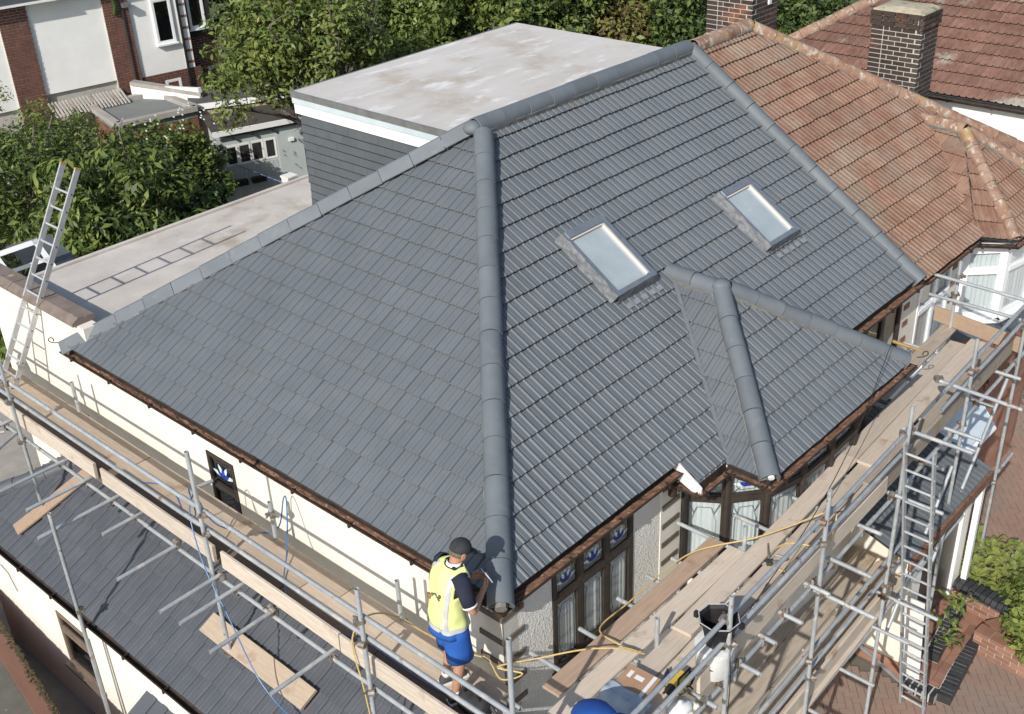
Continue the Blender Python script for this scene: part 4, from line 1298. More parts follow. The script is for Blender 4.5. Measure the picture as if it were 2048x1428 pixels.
for z, e in ((-.93, 0), (-2.9, .0)):
    tube(fa, 'ledger', (-.95, FY(-.95) + .05, z), (4.6, FY(4.6) + .05, z)); tube(fa, 'ledger', (4.4, FY(4.4) + .05, z - .01), (9.8, FY(9.8) + .05, z))
    for x, zt in FS: coupler(fa, (x, FY(x) + .02, z))
for z in (-2.0, -2.28): tube(fa, 'guard_rail', (1.1, FY(1.1) + .05, z), (5.6, FY(5.6) + .05, z + .06)); [coupler(fa, (x, FY(x) + .02, z + .02)) for x in (3.17, 5.13)]
tube(fa, 'ledger', (1.5, -1.06, -2.87), (6.2, -.8, -2.87))
for x, y0, y1 in ((.45, .08, -1.7), (1.02, -.08, -1.72), (1.62, -.1, -1.8), (2.1, -.12, -1.7), (2.5, -.16, -1.75), (3.06, .15, -1.75), (3.58, .02, -1.95), (4.28, -.4, -1.7), (5.05, -.66, -2.06), (5.9, -.7, -1.7), (6.75, -.35, -1.8), (7.6, .1, -1.6), (8.5, .05, -1.6)):
    tube(fa, 'transom', (x, y0, -.884), (x + random.uniform(-.02, .02), y1, -.884)); coupler(fa, (x, FY(x) + .05, -.915), (0, 1, 0))
for x in (2.6, 3.3, 4.1, 5.0): tube(fa, 'transom', (x, -.5, -2.86), (x, -1.95, -2.86))
for x, z in ((3.2, -1.05), (5.25, -.1), (5.1, -2.4)): tube(fa, 'stub_tube', (x, -1.4, z), (x, -2.2, z)); coupler(fa, (x, FY(x), z))
tube(fa, 'stub_tube', (6.5, -1.22, -.1), (6.45, -2.27, -.1)); coupler(fa, (6.5, -1.24, -.1)); coupler(fa, (6.99, FY(7), -.12))
tube(fa, 'guard_rail', (9.07, .09, .0), (9.02, -1.6, .0)); tube(fa, 'guard_rail', (9.03, .0, -.3), (9.03, -1.3, -.3))
for y in (-.3, FY(9)): coupler(fa, (9.2 if y > -.5 else 8.97, y, 0)); coupler(fa, (9.2 if y > -.5 else 8.97, y, -.3))
tube(fa, 'brace', (4.75, -1.2, -2.9), (6.1, -1.75, G)); tube(fa, 'brace', (6.9, -1.45, -1.5), (5.3, -1.55, -3.1)); tube(fa, 'brace', (8.6, -1.4, -1.0), (6.6, -1.5, -2.9))
tube(fa, 'tie_tube', (8.3, .15, -.8), (8.35, -.35, -.84), mat('rusty_tube', (.4, .26, .1), (.32, .2, .09), scale=9, rough=.7))
plank('toe_board', (1.0, FY(1.0) + .095, DK + .115), (4.95, FY(4.95) + .095, DK + .115), parent=fa, up=(0, -1, .03), m=M_wx)
plank('toe_board', (4.9, FY(4.9) + .12, DK + .115), (9.0, FY(9) + .12, DK + .115), parent=fa, up=(0, -1, .03), m=M_wdark)
plank('toe_board', (9.27, -.02, DK + .12), (9.05, -1.33, DK + .12), parent=fa, up=(-1, 0, .05), m=M_wred)
plank('toe_board', (2.0, FY(2) + .07, -2.69), (5.6, FY(5.6) + .07, -2.69), parent=fa, up=(0, -1, .03), m=M_wx)
SL = .05
B = lambda nm, x0, x1, y0, z, lab, m=None, **k: plank('scaffold_board', (x0, y0 + SL * x0, z), (x1, y0 + SL * x1, z), lab, m=m, group='boards of the front deck', w=.214, **k)
plank('scaffold_board', (.15, -.445, DK), (3.02, -.405, DK), 'scaffold board nearest the three-light front window', m=M_wred, w=.205, group='boards of the front deck')
plank('scaffold_board', (-.1, -.695, DK), (3.02, -.66, DK + .004), 'second scaffold board out from the three-light front window', m=M_wx, w=.205, group='boards of the front deck')
B('a', -.55, 1.72, -1.02, DK, 'short scaffold board with the cardboard box on its near end', M_wx)
B('b', -.55, 1.9, -1.25, DK, 'scaffold board under the yellow sprayer at the corner', M_wx)
B('c', 1.55, 5.32, -1.03, DK + .04, 'inner lapped scaffold board passing in front of the bow window', M_wx)
B('d', 1.6, 5.4, -1.266, DK + .003, 'scaffold board with the spray gun and yellow hose coil', M_wx)
B('e', 1.4, 5.0, -1.502, DK, 'outer front board just inside the toe board by the black bucket', M_wx)
B('f', 5.25, 8.85, -1.01, DK + .005, 'pale inner board along the right end of the front deck', M_wx)
B('g', 5.3, 9.0, -1.247, DK + .04, 'lapped board with orange sawn end in the middle of the front deck', M_wx, band=False)
B('h', 4.98, 9.0, -1.484, DK + .002, 'outer weathered board at the right end of the front deck', M_wdark)
B('i', 6.85, 9.25, -.735, DK + .0, 'paint-splashed board against the white wall at the far end', M_wdark)
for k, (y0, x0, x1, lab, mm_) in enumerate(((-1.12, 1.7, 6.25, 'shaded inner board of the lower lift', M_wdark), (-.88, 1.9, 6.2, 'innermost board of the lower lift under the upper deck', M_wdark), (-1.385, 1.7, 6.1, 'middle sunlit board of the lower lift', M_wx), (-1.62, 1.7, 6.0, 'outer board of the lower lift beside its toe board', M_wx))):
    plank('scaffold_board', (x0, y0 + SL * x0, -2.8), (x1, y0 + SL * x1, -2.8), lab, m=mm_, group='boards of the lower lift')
plank('scaffold_board', (5.5, -1.15, -2.79), (6.2, -1.1, -2.79), 'short board end beside the porch on the lower lift', m=M_wred, group='boards of the lower lift')


# ------------------------------------------------------------------ ladders
def ladder(label, f0, f1, top0, top1, rung=.26, sw=.028, sdp=.075, hole=True, name='ladder', capc=(.45, .27, .07), lm=None):
    lm = lm or M_alu
    """two box stiles (foot -> top) and round rungs"""
    f0, f1, t0, t1 = V(f0), V(f1), V(top0), V(top1)
    t = thing(name, label, 'ladder', (f0 + f1) / 2)
    across = (f1 - f0).normalized()
    d = (t0 - f0).normalized(); dep = d.cross(across).normalized()
    for a, b in ((f0, t0), (f1, t1)):
        m = MB(); m.obox((a + b) / 2, (b - a) / 2, across * sw / 2, dep * sdp / 2)
        s_ = m.build('stile', lm, t)
        MB().obox(b + (b - a).normalized() * .012, (b - a).normalized() * .014, across * (sw / 2 + .003), dep * (sdp / 2 + .003)).build('end_cap', mat('stile_cap_%d' % len(MATS), capc, rough=.6), s_)
        MB().obox(a - (b - a).normalized() * .015, (b - a).normalized() * .02, across * (sw / 2 + .004), dep * (sdp / 2 + .004)).build('rubber_foot', M_black, s_)
    L = (t0 - f0).length; n = int(L / rung)
    for k in range(n):
        s_ = (k + .6) * rung / L
        a = f0.lerp(t0, s_); b = f1.lerp(t1, s_)
        MB().tube(a - across * .018, b + across * .018, .015, 8).build('rung', lm, t, smooth=True)
        if hole:
            MB().tube(b + across * .012, b + across * .022, .011, 8).build('rung_end', M_lead_d, t)
    return t


ladder('aluminium ladder leaning over the brown coping of the side wall', (-.33, 9.45, DK), (-.33, 9.07, DK), (.95, 8.67, 2.2), (.95, 8.29, 2.2))
ladder('tall aluminium ladder standing on the drive against the front scaffold', (5.86, -1.68, G), (5.84, -2.01, G), (4.64, -1.68, .12), (4.64, -2.01, .12), hole=False, sdp=.055, sw=.024, capc=(.3, .3, .3), lm=M_tube)

# ------------------------------------------------------------------ tools and materials on the front deck
M_wp = mat('white_tub_plastic', (.72, .73, .72), (.62, .62, .6), scale=7, rough=.4, c4=(.45, .42, .36), s4=11, lo4=.64, hi4=.7)


def turned(name, prof, c, m, parent=None, n=20, sq=1.0):
    """lathe: prof list of (radius, height)"""
    return MB().loft([ellring(V(c) + V((0, 0, h)), r, r, n=n, sq=sq) for r, h in prof], cap=True).build(name, m, parent, smooth=True)


tb = thing('paint_tub', 'white plastic paint tub with a black bucket standing on it', 'tub', (1.12, -1.34, DK))
turned('tub_body', [(.15, 0), (.165, .02), (.175, .3), (.185, .3), (.185, .325), (.178, .33)], (1.33, -1.46, DK), M_wp, tb)
turned('lid', [(.187, 0), (.187, .02), (.05, .028)], (1.33, -1.46, DK + .331), M_wp, tb)
MB().path([V((1.33 - .19, -1.46, DK + .28))] + [V((1.33 + .2 * math.cos(a), -1.46 - .2 * math.sin(a) * .6, DK + .26 - .16 * math.sin(a))) for a in [math.pi - k * .3 for k in range(11)]], .006, 6).build('bail_handle', M_lead_d, tb)
bk = thing('bucket', 'black octagonal rubber bucket with worn pale rim', 'bucket', (1.2, -1.4, DK + .36))
zb_ = DK + .362
oct_ = lambda r, h: [V((1.35 + r * math.cos(k * math.pi / 4 + .3), -1.48 + r * math.sin(k * math.pi / 4 + .3), zb_ + h)) for k in range(8)]
MB().loft([oct_(.1, .004), oct_(.12, .0), oct_(.175, .27), oct_(.2, .28), oct_(.2, .3), oct_(.185, .3), oct_(.165, .27), oct_(.11, .02)]).build('bucket_body', M_black, bk)
MB().path(oct_(.195, .302) + [oct_(.195, .302)[0]], .006, 6).build('rim', mat('worn_rim', (.5, .52, .54), (.3, .32, .34), scale=20, rough=.5), bk)
for k in (2, 6): MB().obox(oct_(.215, .27)[k], V((.02, 0, 0)), V((0, .02, 0)), V((0, 0, .03))).build('lug', M_black, bk)
MB().loft([oct_(.1, .03), oct_(.125, .05), oct_(.05, .085)]).build('rubble', M_mortar, bk)

M_card = mat('cardboard', (.42, .26, .16), (.36, .22, .135), scale=5, rough=.9)
bxt = thing('cardboard_box', 'brown cardboard box with white tape and torn label on the deck', 'box', (.62, -1.08, DK))
ca, cb_ = V((.34, .03, 0)).normalized(), V((.05, -1, 0)).normalized()
cc_ = V((.66, -1.06, DK))
for nm, c, hx, hy, hz in (('box_body', cc_ + V((0, 0, .055)), .16, .17, .055),):
    MB().obox(c, ca * hx, cb_ * hy, V((0, 0, hz))).build(nm, M_card, bxt)
for s_ in (-1, 1): MB().obox(cc_ + V((0, 0, .113)) + ca * .081 * s_, ca * .079, cb_ * .168, V((0, 0, .003))).build('flap', M_card, bxt)
for o_, w_, l_ in ((-.1, .02, .05), (.12, .018, .17), (.0, .045, .03)):
    MB().obox(cc_ + V((0, 0, .1185)) + cb_ * o_ + ca * (.05 if l_ < .1 else 0), ca * (l_ * .9), cb_ * w_, V((0, 0, .0015))).build('tape', M_white, bxt)

sp = thing('paint_sprayer', 'yellow and black airless paint sprayer with coiled hose', 'sprayer', (1.0, -1.42, DK))
M_yel = mat('tool_yellow', (.6, .42, .06), (.52, .36, .06), scale=5, rough=.4)
spc = V((.9, -1.36, DK))
MB().obox(spc + V((0, 0, .11)), V((.1, 0, 0)), V((0, .07, 0)), V((0, 0, .06))).build('motor_housing', M_yel, sp)
MB().path([spc + V((-.1, 0, .12)), spc + V((-.16, 0, .12))], [.055, .045], 12).build('motor_end', M_black, sp, smooth=True)
MB().path([spc + V((.07, .03, .0)), spc + V((.07, .03, .12))], .03, 10).build('pump', M_alu, sp, smooth=True)
for sx in (-1, 1):
    for sy in (-1, 1): MB().tube(spc + V((sx * .08, sy * .06, .06)), spc + V((sx * .11, sy * .09, 0)), .01, 8).build('leg', M_black, sp)
MB().path([spc + V((-.09, -.06, .16)), spc + V((-.09, -.06, .26)), spc + V((.09, -.06, .26)), spc + V((.09, -.06, .16))], .011, 8).build('handle', M_black, sp)
MB().path([spc + V((.09 + .075 * math.cos(t), -.085 + .01 * t * .3, .13 + .075 * math.sin(t))) for t in [k * .35 for k in range(37)]], .009, 6).build('coiled_hose', M_black, sp, smooth=True)

bg_ = thing('rubbish_sack', 'white plastic sack slumped beside the sprayer at the bottom edge', 'sack', (.75, -1.5, DK))
rg = []
for k, (r, h) in enumerate(((.11, 0), (.14, .03), (.12, .06), (.08, .09), (.03, .11), (.05, .125))):
    rg.append([V((.72 + (r + .06 * mnoise.noise(V((i * .9, k * 1.1, 2)))) * math.cos(i * .3927), -1.5 + (r * .8 + .03 * mnoise.noise(V((i * .9, k, 9)))) * math.sin(i * .3927), DK + h)) for i in range(16)])
MB().loft(rg).build('sack_body', M_wp, bg_, smooth='all')
MB().path([V((.72 + .045 * math.cos(t), -1.5 + .045 * math.sin(t), DK + .24)) for t in [k * .5 for k in range(14)]], .006, 5).build('tie', M_lead_d, bg_)

ds = thing('dust_sheet', 'crumpled blue-grey dust sheet folded over the box end', 'sheet', (.4, -1.05, DK))
gr = []
for i in range(15):
    gr.append([V((.24 + i * .021 + .01 * math.sin(j), -.86 - j * .04, DK + .02 + (.1 if i > 8 else .1 * i / 8) + .016 * mnoise.noise(V((i * .6, j * .7, 1)))) ) for j in range(13)])
sh = MB()
for i in range(14):
    for j in range(12): sh.add([gr[i][j], gr[i + 1][j], gr[i + 1][j + 1], gr[i][j + 1]], [(3, 2, 1, 0)])
shm = sh.build('sheet_cloth', mat('blue_grey_sheet', (.3, .36, .42), (.46, .52, .56), scale=5, rough=.5), ds, smooth='all')
sm_ = shm.modifiers.new('thick', 'SOLIDIFY'); sm_.thickness = .006

dl = thing('cordless_drill', 'dark blue cordless drill lying by the cardboard box', 'drill', (.82, -1.2, DK))
dc = V((.86, -1.25, DK + .04)); M_navy = mat('navy_tool', (.015, .025, .06), (.03, .045, .09), scale=9, rough=.4)
MB().path([dc, dc + V((.09, .05, .01)), dc + V((.13, .075, .012))], [.032, .034, .025], 10).build('drill_body', M_navy, dl, smooth=True)
MB().path([dc + V((.13, .075, .012)), dc + V((.17, .098, .014))], [.02, .012], 8).build('chuck', M_lead_d, dl)
MB().path([dc + V((.01, .0, .0)), dc + V((.05, -.1, -.01))], [.022, .025], 8).build('grip', M_black, dl)
MB().obox(dc + V((.055, -.115, -.01)), V((.04, .02, 0)), V((-.015, .03, 0)), V((0, 0, .025))).build('battery', M_navy, dl)

bt_ = thing('spray_bottle', 'white plastic bottle with grey cap against the outer toe board', 'bottle', (1.6, -1.5, DK))
turned('bottle_body', [(.04, 0), (.045, .01), (.045, .15), (.038, .18), (.016, .21)], (1.56, -1.5, DK), M_wp, bt_)
turned('cap', [(.02, 0), (.022, .04), (.018, .05)], (1.56, -1.5, DK + .21), M_paleblue, bt_)

# spray gun on the deck
gun = thing('spray_gun', 'metal paint spray gun with extension lying on the front boards', 'spray gun', (3.1, -1.0, DK))
gc = V((3.02, -1.06, DK + .02))
MB().path([gc, gc + V((.1, .08, .02)), gc + V((.24, .17, .02))], [.016, .014, .01], 8).build('barrel', M_coupler, gun, smooth=True)
MB().path([gc + V((0, 0, .005)), gc + V((.08, -.07, .0)), gc + V((.17, -.12, .0))], [.02, .016, .014], 8).build('handle', M_coupler, gun, smooth=True)
MB().path([gc + V((.03, .02, .02)), gc + V((.1, -.0, .04)), gc + V((.16, -.1, .02))], .005, 6).build('trigger_guard', M_alu, gun)
MB().obox(gc + V((-.02, -.0, .015)), V((.03, .02, 0)), V((-.015, .025, 0)), V((0, 0, .02))).build('nozzle', M_lead_d, gun)

# hoses
M_hose = mat('yellow_hose', (.6, .44, .18), (.5, .35, .13), scale=30, rough=.45)
M_bhose = mat('blue_hose', (.035, .12, .3), (.05, .15, .36), scale=20, rough=.4)
yh = thing('air_hose', 'long yellow hose running from the side deck along the front boards to a coil', 'hose', (1, -.5, DK))
H = DK + .012
p1_ = smooth_path([(-.84, 1.05, -1.5), (-.83, 1.13, -1.0), (-.80, 1.25, -.55), (-.72, 1.12, -.22), (-.5, 1.0, -.26), (-.25, .75, -.55), (-.02, .5, H + .02), (.03, .25, H + .03), (-.05, .0, H), (.12, -.12, H + .02), (.0, .1, H + .06), (.3, -.15, H + .1), (.62, -.45, H + .16), (.85, -.7, H + .16), (1.05, -.86, H + .04)])
MB().path(p1_, .0085, 8).build('hose', M_hose, yh, smooth=True)
p2_ = smooth_path([(1.06, -.78, H + .02), (.98, -.55, H + .06), (1.1, -.28, H), (1.6, -.27, H - .01), (2.2, -.27, H), (2.6, -.33, H + .02), (2.85, -.5, H + .06), (3.1, -.78, H + .14), (3.42, -1.02, H + .22), (3.7, -1.25, H + .34), (3.62, -1.45, H + .5), (3.5, -1.5, H + .36), (3.6, -1.38, H + .02), (3.45, -1.05, H), (3.2, -.98, H), (3.0, -1.1, H), (3.05, -1.35, H), (3.3, -1.42, H), (3.5, -1.3, H)])
MB().path(p2_, .0085, 8).build('hose', M_hose, yh, smooth=True)
bh = thing('blue_hose', 'thin blue hose looping over the side deck rails', 'hose', (-.4, 3, DK))
b1 = smooth_path([(-.62, 5.55, -.83), (-.6, 5.5, -.7), (-.45, 5.5, -.78), (-.3, 5.2, H), (-.5, 4.6, H), (-.55, 4.25, -.6), (-.62, 4.15, -.18), (-.62, 4.05, -.16), (-.5, 4.0, -.6), (-.3, 3.9, H), (-.1, 3.6, H), (-.0, 3.45, -.7), (.08, 3.4, -.35), (.05, 3.3, -.33), (-.2, 3.05, -.7), (-.5, 2.75, H), (-.66, 2.4, H), (-.66, 1.9, H), (-.55, 1.3, H), (-.55, .6, H), (-.5, .2, H), (-.3, -.05, H)])
MB().path(b1, .008, 6).build('hose', M_bhose, bh, smooth=True)
b2 = smooth_path([(-.62, 4.05, -.16), (-.8, 3.9, -.3), (-.92, 3.6, -.75), (-.98, 3.2, -1.2), (-1.05, 2.7, -1.75), (-1.05, 2.2, -1.98), (-1.0, 1.7, -1.95), (-.95, 1.0, -2.0)])
MB().path(b2, .008, 6).build('hose', M_bhose, bh, smooth=True)
# black cable sagging along the front
cbp = smooth_path([(6.6, -.6, .35), (5.0, -.95, -.25), (3.6, -1.2, -.5), (2.3, -1.4, -.5), (1.4, -1.6, -.42), (1.32, -1.66, -.8), (1.3, -1.66, -2.2)])
tag(MB().path(cbp, .005, 5).build('power_cable', M_black, smooth=True), 'thin black cable slung above the front boards', 'cable')

# tool bag by the worker's feet
tbg = thing('tool_bag', 'black tool bag by the boots of the worker', 'bag', (-.5, -.12, DK))
tc = V((-.47, -.06, DK))
rg = []
for k, (sx, sy, h) in enumerate(((.1, .15, 0), (.12, .17, .04), (.115, .165, .12), (.09, .15, .17), (.03, .13, .19))):
    rg.append([tc + V((sx * math.copysign(abs(math.cos(i * .3927)) ** .6, math.cos(i * .3927)) + .012 * mnoise.noise(V((i, k, 5))), sy * math.copysign(abs(math.sin(i * .3927)) ** .6, math.sin(i * .3927)), h + .01 * mnoise.noise(V((i * .8, k, 1))))) for i in range(16)])
MB().loft(rg).build('bag_body', mat('black_canvas', (.018, .018, .02), (.04, .04, .043), scale=14, rough=.8), tbg, smooth='all')
MB().path(smooth_path([tc + V((-.02, -.1, .16)), tc + V((-.05, -.06, .27)), tc + V((-.05, .06, .27)), tc + V((-.02, .1, .16))]), .01, 6).build('strap', M_black, tbg)
MB().tube(tc + V((.05, -.15, .1)), tc + V((.02, -.28, .03)), .02, 8).build('torch', M_lead_d, tbg)

# timber offcuts and white bags on the lower lift
for k, (x, y, lab) in enumerate(((6.15, -1.17, 'left of two short timber offcuts stood up by the porch'), (6.05, -1.33, 'right of two short timber offcuts stood up by the porch'))):
    plank('timber_offcut', (x, y, -2.77), (x - .02, y + .01, -2.15), lab, m=mat('fresh_timber_%d' % k, (.62, .43, .24), (.54, .36, .19), scale=6, rough=.7, stretch=(12, 12, 1)), w=.1, th=.05, up=(0, -1, 0), cat='timber', group='timber offcuts by the porch')
plank('white_panel', (6.2, -1.62, G + .02), (6.28, -1.5, -3.3), 'white board leaning behind the tall ladder', m=M_wp, w=.26, th=.03, up=(-1, 0, 0), cat='panel')
for k, (c, s_, lab) in enumerate(((V((6.1, -1.25, -2.33)), 1.0, 'crumpled white plastic sheeting on the lower lift behind the tall ladder'),)):
    rg = []
    for j, (r, h) in enumerate(((.1, 0), (.16, .05), (.15, .14), (.1, .22), (.03, .27))):
        rg.append([c + V(((r + .07 * mnoise.noise(V((i * 1.1, j * 1.3, 2)))) * math.cos(i * .3927), (r * .7 + .05 * mnoise.noise(V((i * 1.2, j, 9)))) * math.sin(i * .3927), h - .45)) for i in range(16)])
    tag(MB().loft(rg).build('plastic_sheeting', M_wp), lab, 'sheeting')
MB_ = thing('dust_cloth', 'blue and white cloth bundle behind the ladder at the left edge', 'cloth', (-.45, 9.75, DK))
rg = []
for j, (r, h) in enumerate(((.2, 0), (.24, .08), (.2, .22), (.14, .34), (.05, .4))):
    rg.append([V((-.35, 9.78, DK)) + V(((r * .8 + .06 * mnoise.noise(V((i * 1.1, j * 1.3, 4)))) * math.cos(i * .3927), (r + .06 * mnoise.noise(V((i * 1.2, j, 3)))) * math.sin(i * .3927), h)) for i in range(16)])
MB().loft(rg).build('cloth_folds', mat('blue_white_cloth', (.55, .62, .7), (.03, .06, .2), scale=7, rough=.8, lo=.45, hi=.5), MB_, smooth='all')

# ------------------------------------------------------------------ plants and trees
import numpy as np
RNG = np.random.default_rng(11)


def leaf_mat(name, c1, c2, c3, tr=.25):
    m = mat(name, c1, c2, scale=1.7, rough=.5, spec=.35, c3=c3, s3=.6, lo3=.5, hi3=.7, detail=3)
    t = m.node_tree; N = t.nodes; L = t.links
    b = N['Principled BSDF']
    tl = N.new('ShaderNodeBsdfTranslucent'); mx = N.new('ShaderNodeMixShader'); mx.inputs[0].default_value = tr
    src = b.inputs['Base Color'].links[0].from_socket
    L.new(src, tl.inputs[0]); L.new(b.outputs[0], mx.inputs[1]); L.new(tl.outputs[0], mx.inputs[2])
    L.new(mx.outputs[0], N['Material Output'].inputs['Surface'])
    return m


L_mid = leaf_mat('leaf_mid_green', (.1, .15, .038), (.14, .19, .045), (.07, .115, .03))
L_bright = leaf_mat('leaf_fresh_green', (.19, .24, .06), (.24, .28, .075), (.12, .18, .045))
L_dark = leaf_mat('leaf_dark_green', (.035, .06, .018), (.055, .085, .025), (.025, .045, .014))
L_olive = leaf_mat('leaf_olive', (.17, .2, .052), (.23, .245, .07), (.12, .155, .04))
L_lime = leaf_mat('leaf_lime', (.2, .24, .055), (.25, .27, .08), (.12, .19, .045))
L_autumn = leaf_mat('leaf_reddish', (.14, .09, .045), (.17, .14, .06), (.08, .085, .03))
M_bark = mat('bark', (.12, .1, .085), (.17, .15, .13), scale=8, rough=.9, bump=.6, bscale=30)


def leaves_mesh(name, ctrs, nrms, size, asp, mats, parent, droop=0.0, fold=.25):
    n = len(ctrs)
    nr = nrms / np.maximum(np.linalg.norm(nrms, axis=1, keepdims=True), 1e-6)
    r = RNG.normal(size=(n, 3))
    if droop: r = r * (1 - droop) + np.array([0, 0, -1.6]) * droop
    a = r - nr * (r * nr).sum(1, keepdims=True); a /= np.maximum(np.linalg.norm(a, axis=1, keepdims=True), 1e-6)
    b = np.cross(nr, a)
    s = (size * RNG.uniform(.4, 1.6, size=(n, 1)))
    w = s * asp
    p = np.empty((n, 4, 3))
    p[:, 0] = ctrs - a * s * .5
    p[:, 1] = ctrs + b * w * .5 + nr * s * fold * .3
    p[:, 2] = ctrs + a * s * .5 - nr * s * fold * .25
    p[:, 3] = ctrs - b * w * .5 + nr * s * fold * .3
    c = ctrs.mean(0); c[2] = ctrs[:, 2].min()
    me = bpy.data.meshes.new(name)
    me.vertices.add(4 * n); me.vertices.foreach_set('co', (p - c).reshape(-1))
    me.loops.add(4 * n); me.loops.foreach_set('vertex_index', np.arange(4 * n, dtype=np.int32))
    me.polygons.add(n); me.polygons.foreach_set('loop_start', np.arange(0, 4 * n, 4, dtype=np.int32))
    for m in mats: me.materials.append(m)
    me.polygons.foreach_set('material_index', RNG.integers(0, len(mats), n).astype(np.int32))
    me.update(); me.validate()
    return place(me, name, None, parent, V(c))


def crown_points(c, rad, nclump, per, cr, squash=.75, inner=.15, shell=.35):
    """leaf positions and facing: clumps spread through an ellipsoid, denser to the outside"""
    c = np.array(c); rad = np.array(rad)
    d = RNG.normal(size=(nclump, 3)); d /= np.linalg.norm(d, axis=1, keepdims=True)
    d[:, 2] = np.where(d[:, 2] < -.35, -d[:, 2] * .6, d[:, 2])
    rr = RNG.uniform(inner, 1.0, size=(nclump, 1)) ** shell
    k = c + d * rr * rad
    cs = cr * RNG.uniform(.55, 1.35, size=nclump)
    P, Nn = [], []
    for i in range(nclump):
        m = int(per * (cs[i] / cr) ** 2)
        e = RNG.normal(size=(m, 3)); e /= np.linalg.norm(e, axis=1, keepdims=True)
        q = e * (RNG.uniform(.25, 1.0, size=(m, 1)) ** .5) * cs[i]
        q[:, 2] *= squash
        P.append(k[i] + q)
        Nn.append(e * .7 + np.array([0, 0, .55]) + RNG.normal(size=(m, 3)) * .45)
    return np.concatenate(P), np.concatenate(Nn), k


def tree(name, label, base, c, rad, nclump, per, cr, size, mats, asp=.5, droop=0., limbs=14, trunk=.14, group=None, cat='tree', twig=False):
    t = thing(name, label, cat, base, group)
    P, Nn, k = crown_points(c, rad, nclump, per, cr)
    leaves_mesh('crown', P, Nn, size, asp, mats, t, droop)
    b = V(base); cc = V(c)
    mb = MB()
    fork = b.lerp(cc, .55) + V((random.uniform(-.1, .1), random.uniform(-.1, .1), 0))
    mb.path(smooth_path([b, b.lerp(fork, .5) + V((.05, .03, 0)), fork], 4), [trunk * (1 - .4 * i / 8) for i in range(9)], 8)
    idx = RNG.choice(len(k), size=min(limbs, len(k)), replace=False)
    for i in idx:
        e = V(k[i]); mid = fork.lerp(e, .5) + V((random.uniform(-.15, .15), random.uniform(-.15, .15), random.uniform(.05, .3)))
        pts = smooth_path([fork, mid, e + (e - mid) * .25], 4)
        mb.path(pts, [trunk * .5 * (1 - .85 * q / (len(pts) - 1)) + .006 for q in range(len(pts))], 6)
        if twig:
            for w in range(3):
                s_ = pts[random.randint(3, len(pts) - 1)]
                q = s_ + V((random.uniform(-.5, .5), random.uniform(-.5, .5), random.uniform(-.1, .5)))
                mb.path([s_, s_.lerp(q, .5) + V((0, 0, .06)), q], [.012, .009, .004], 5)
    mb.build('trunk', M_bark, t, smooth=True)
    return t


GZ = G - .2
# shrubs behind the side parapet
tree('shrub', 'dark fine-leaved shrub spilling over the garden at the left edge', (3.6, 17.5, GZ), (3.3, 17.3, -1.75), (2.9, 2.2, 2.6), 90, 250, .6, .12, [L_dark, L_mid, L_bright], asp=.4, group='garden shrubs')
tree('shrub', 'bright feathery shrub crown at the upper left above the dark shrub', (4.8, 20.3, GZ), (4.3, 19.6, -1.45), (3.5, 1.5, 1.8), 64, 260, .55, .11, [L_mid, L_bright], asp=.35, group='garden shrubs')
tree('hedge', 'clipped dense hedge block with small white flowers beside the grey shed', (8.75, 19.4, GZ), (8.2, 18.9, -2.75), (1.55, 1.1, 2.0), 110, 240, .42, .1, [L_mid, L_mid, L_bright, L_dark], asp=.6, group='garden shrubs', cat='hedge')
flw = MB()
for k in range(34):
    c = V((8.5 + random.uniform(-.9, 1.0), 18.7 + random.uniform(-.8, .8), -.95 + random.uniform(-.35, .08)))
    flw.obox(c, V((.017, .01, 0)), V((-.01, .017, .01)), V((0, 0, .008)))
tag(flw.build('flowers', M_white, bpy.data.objects['hedge']), kind='stuff')
tree('laurel_bush', 'large laurel bush with drooping glossy leaves behind the flat roof', (4.9, 13.6, GZ), (4.3, 13.7, -1.95), (2.15, 1.7, 2.45), 110, 170, .48, .185, [L_bright, L_mid, L_mid, L_dark], asp=.34, droop=.5, group='garden shrubs', cat='bush', twig=True)
tree('laurel_bush', 'lower laurel bush beside the ladder behind the flat roof', (2.6, 13.0, GZ), (2.6, 13.4, -2.6), (1.5, 1.4, 2.1), 60, 150, .48, .18, [L_mid, L_bright, L_mid], asp=.34, droop=.5, group='garden shrubs', cat='bush', twig=True)
tree('laurel_bush', 'small fresh green bush tucked against the edge of the flat roof', (7.0, 12.8, GZ), (6.1, 12.6, -2.3), (.9, .9, 1.35), 26, 170, .42, .12, [L_bright, L_lime, L_mid], asp=.4, group='garden shrubs', cat='bush')
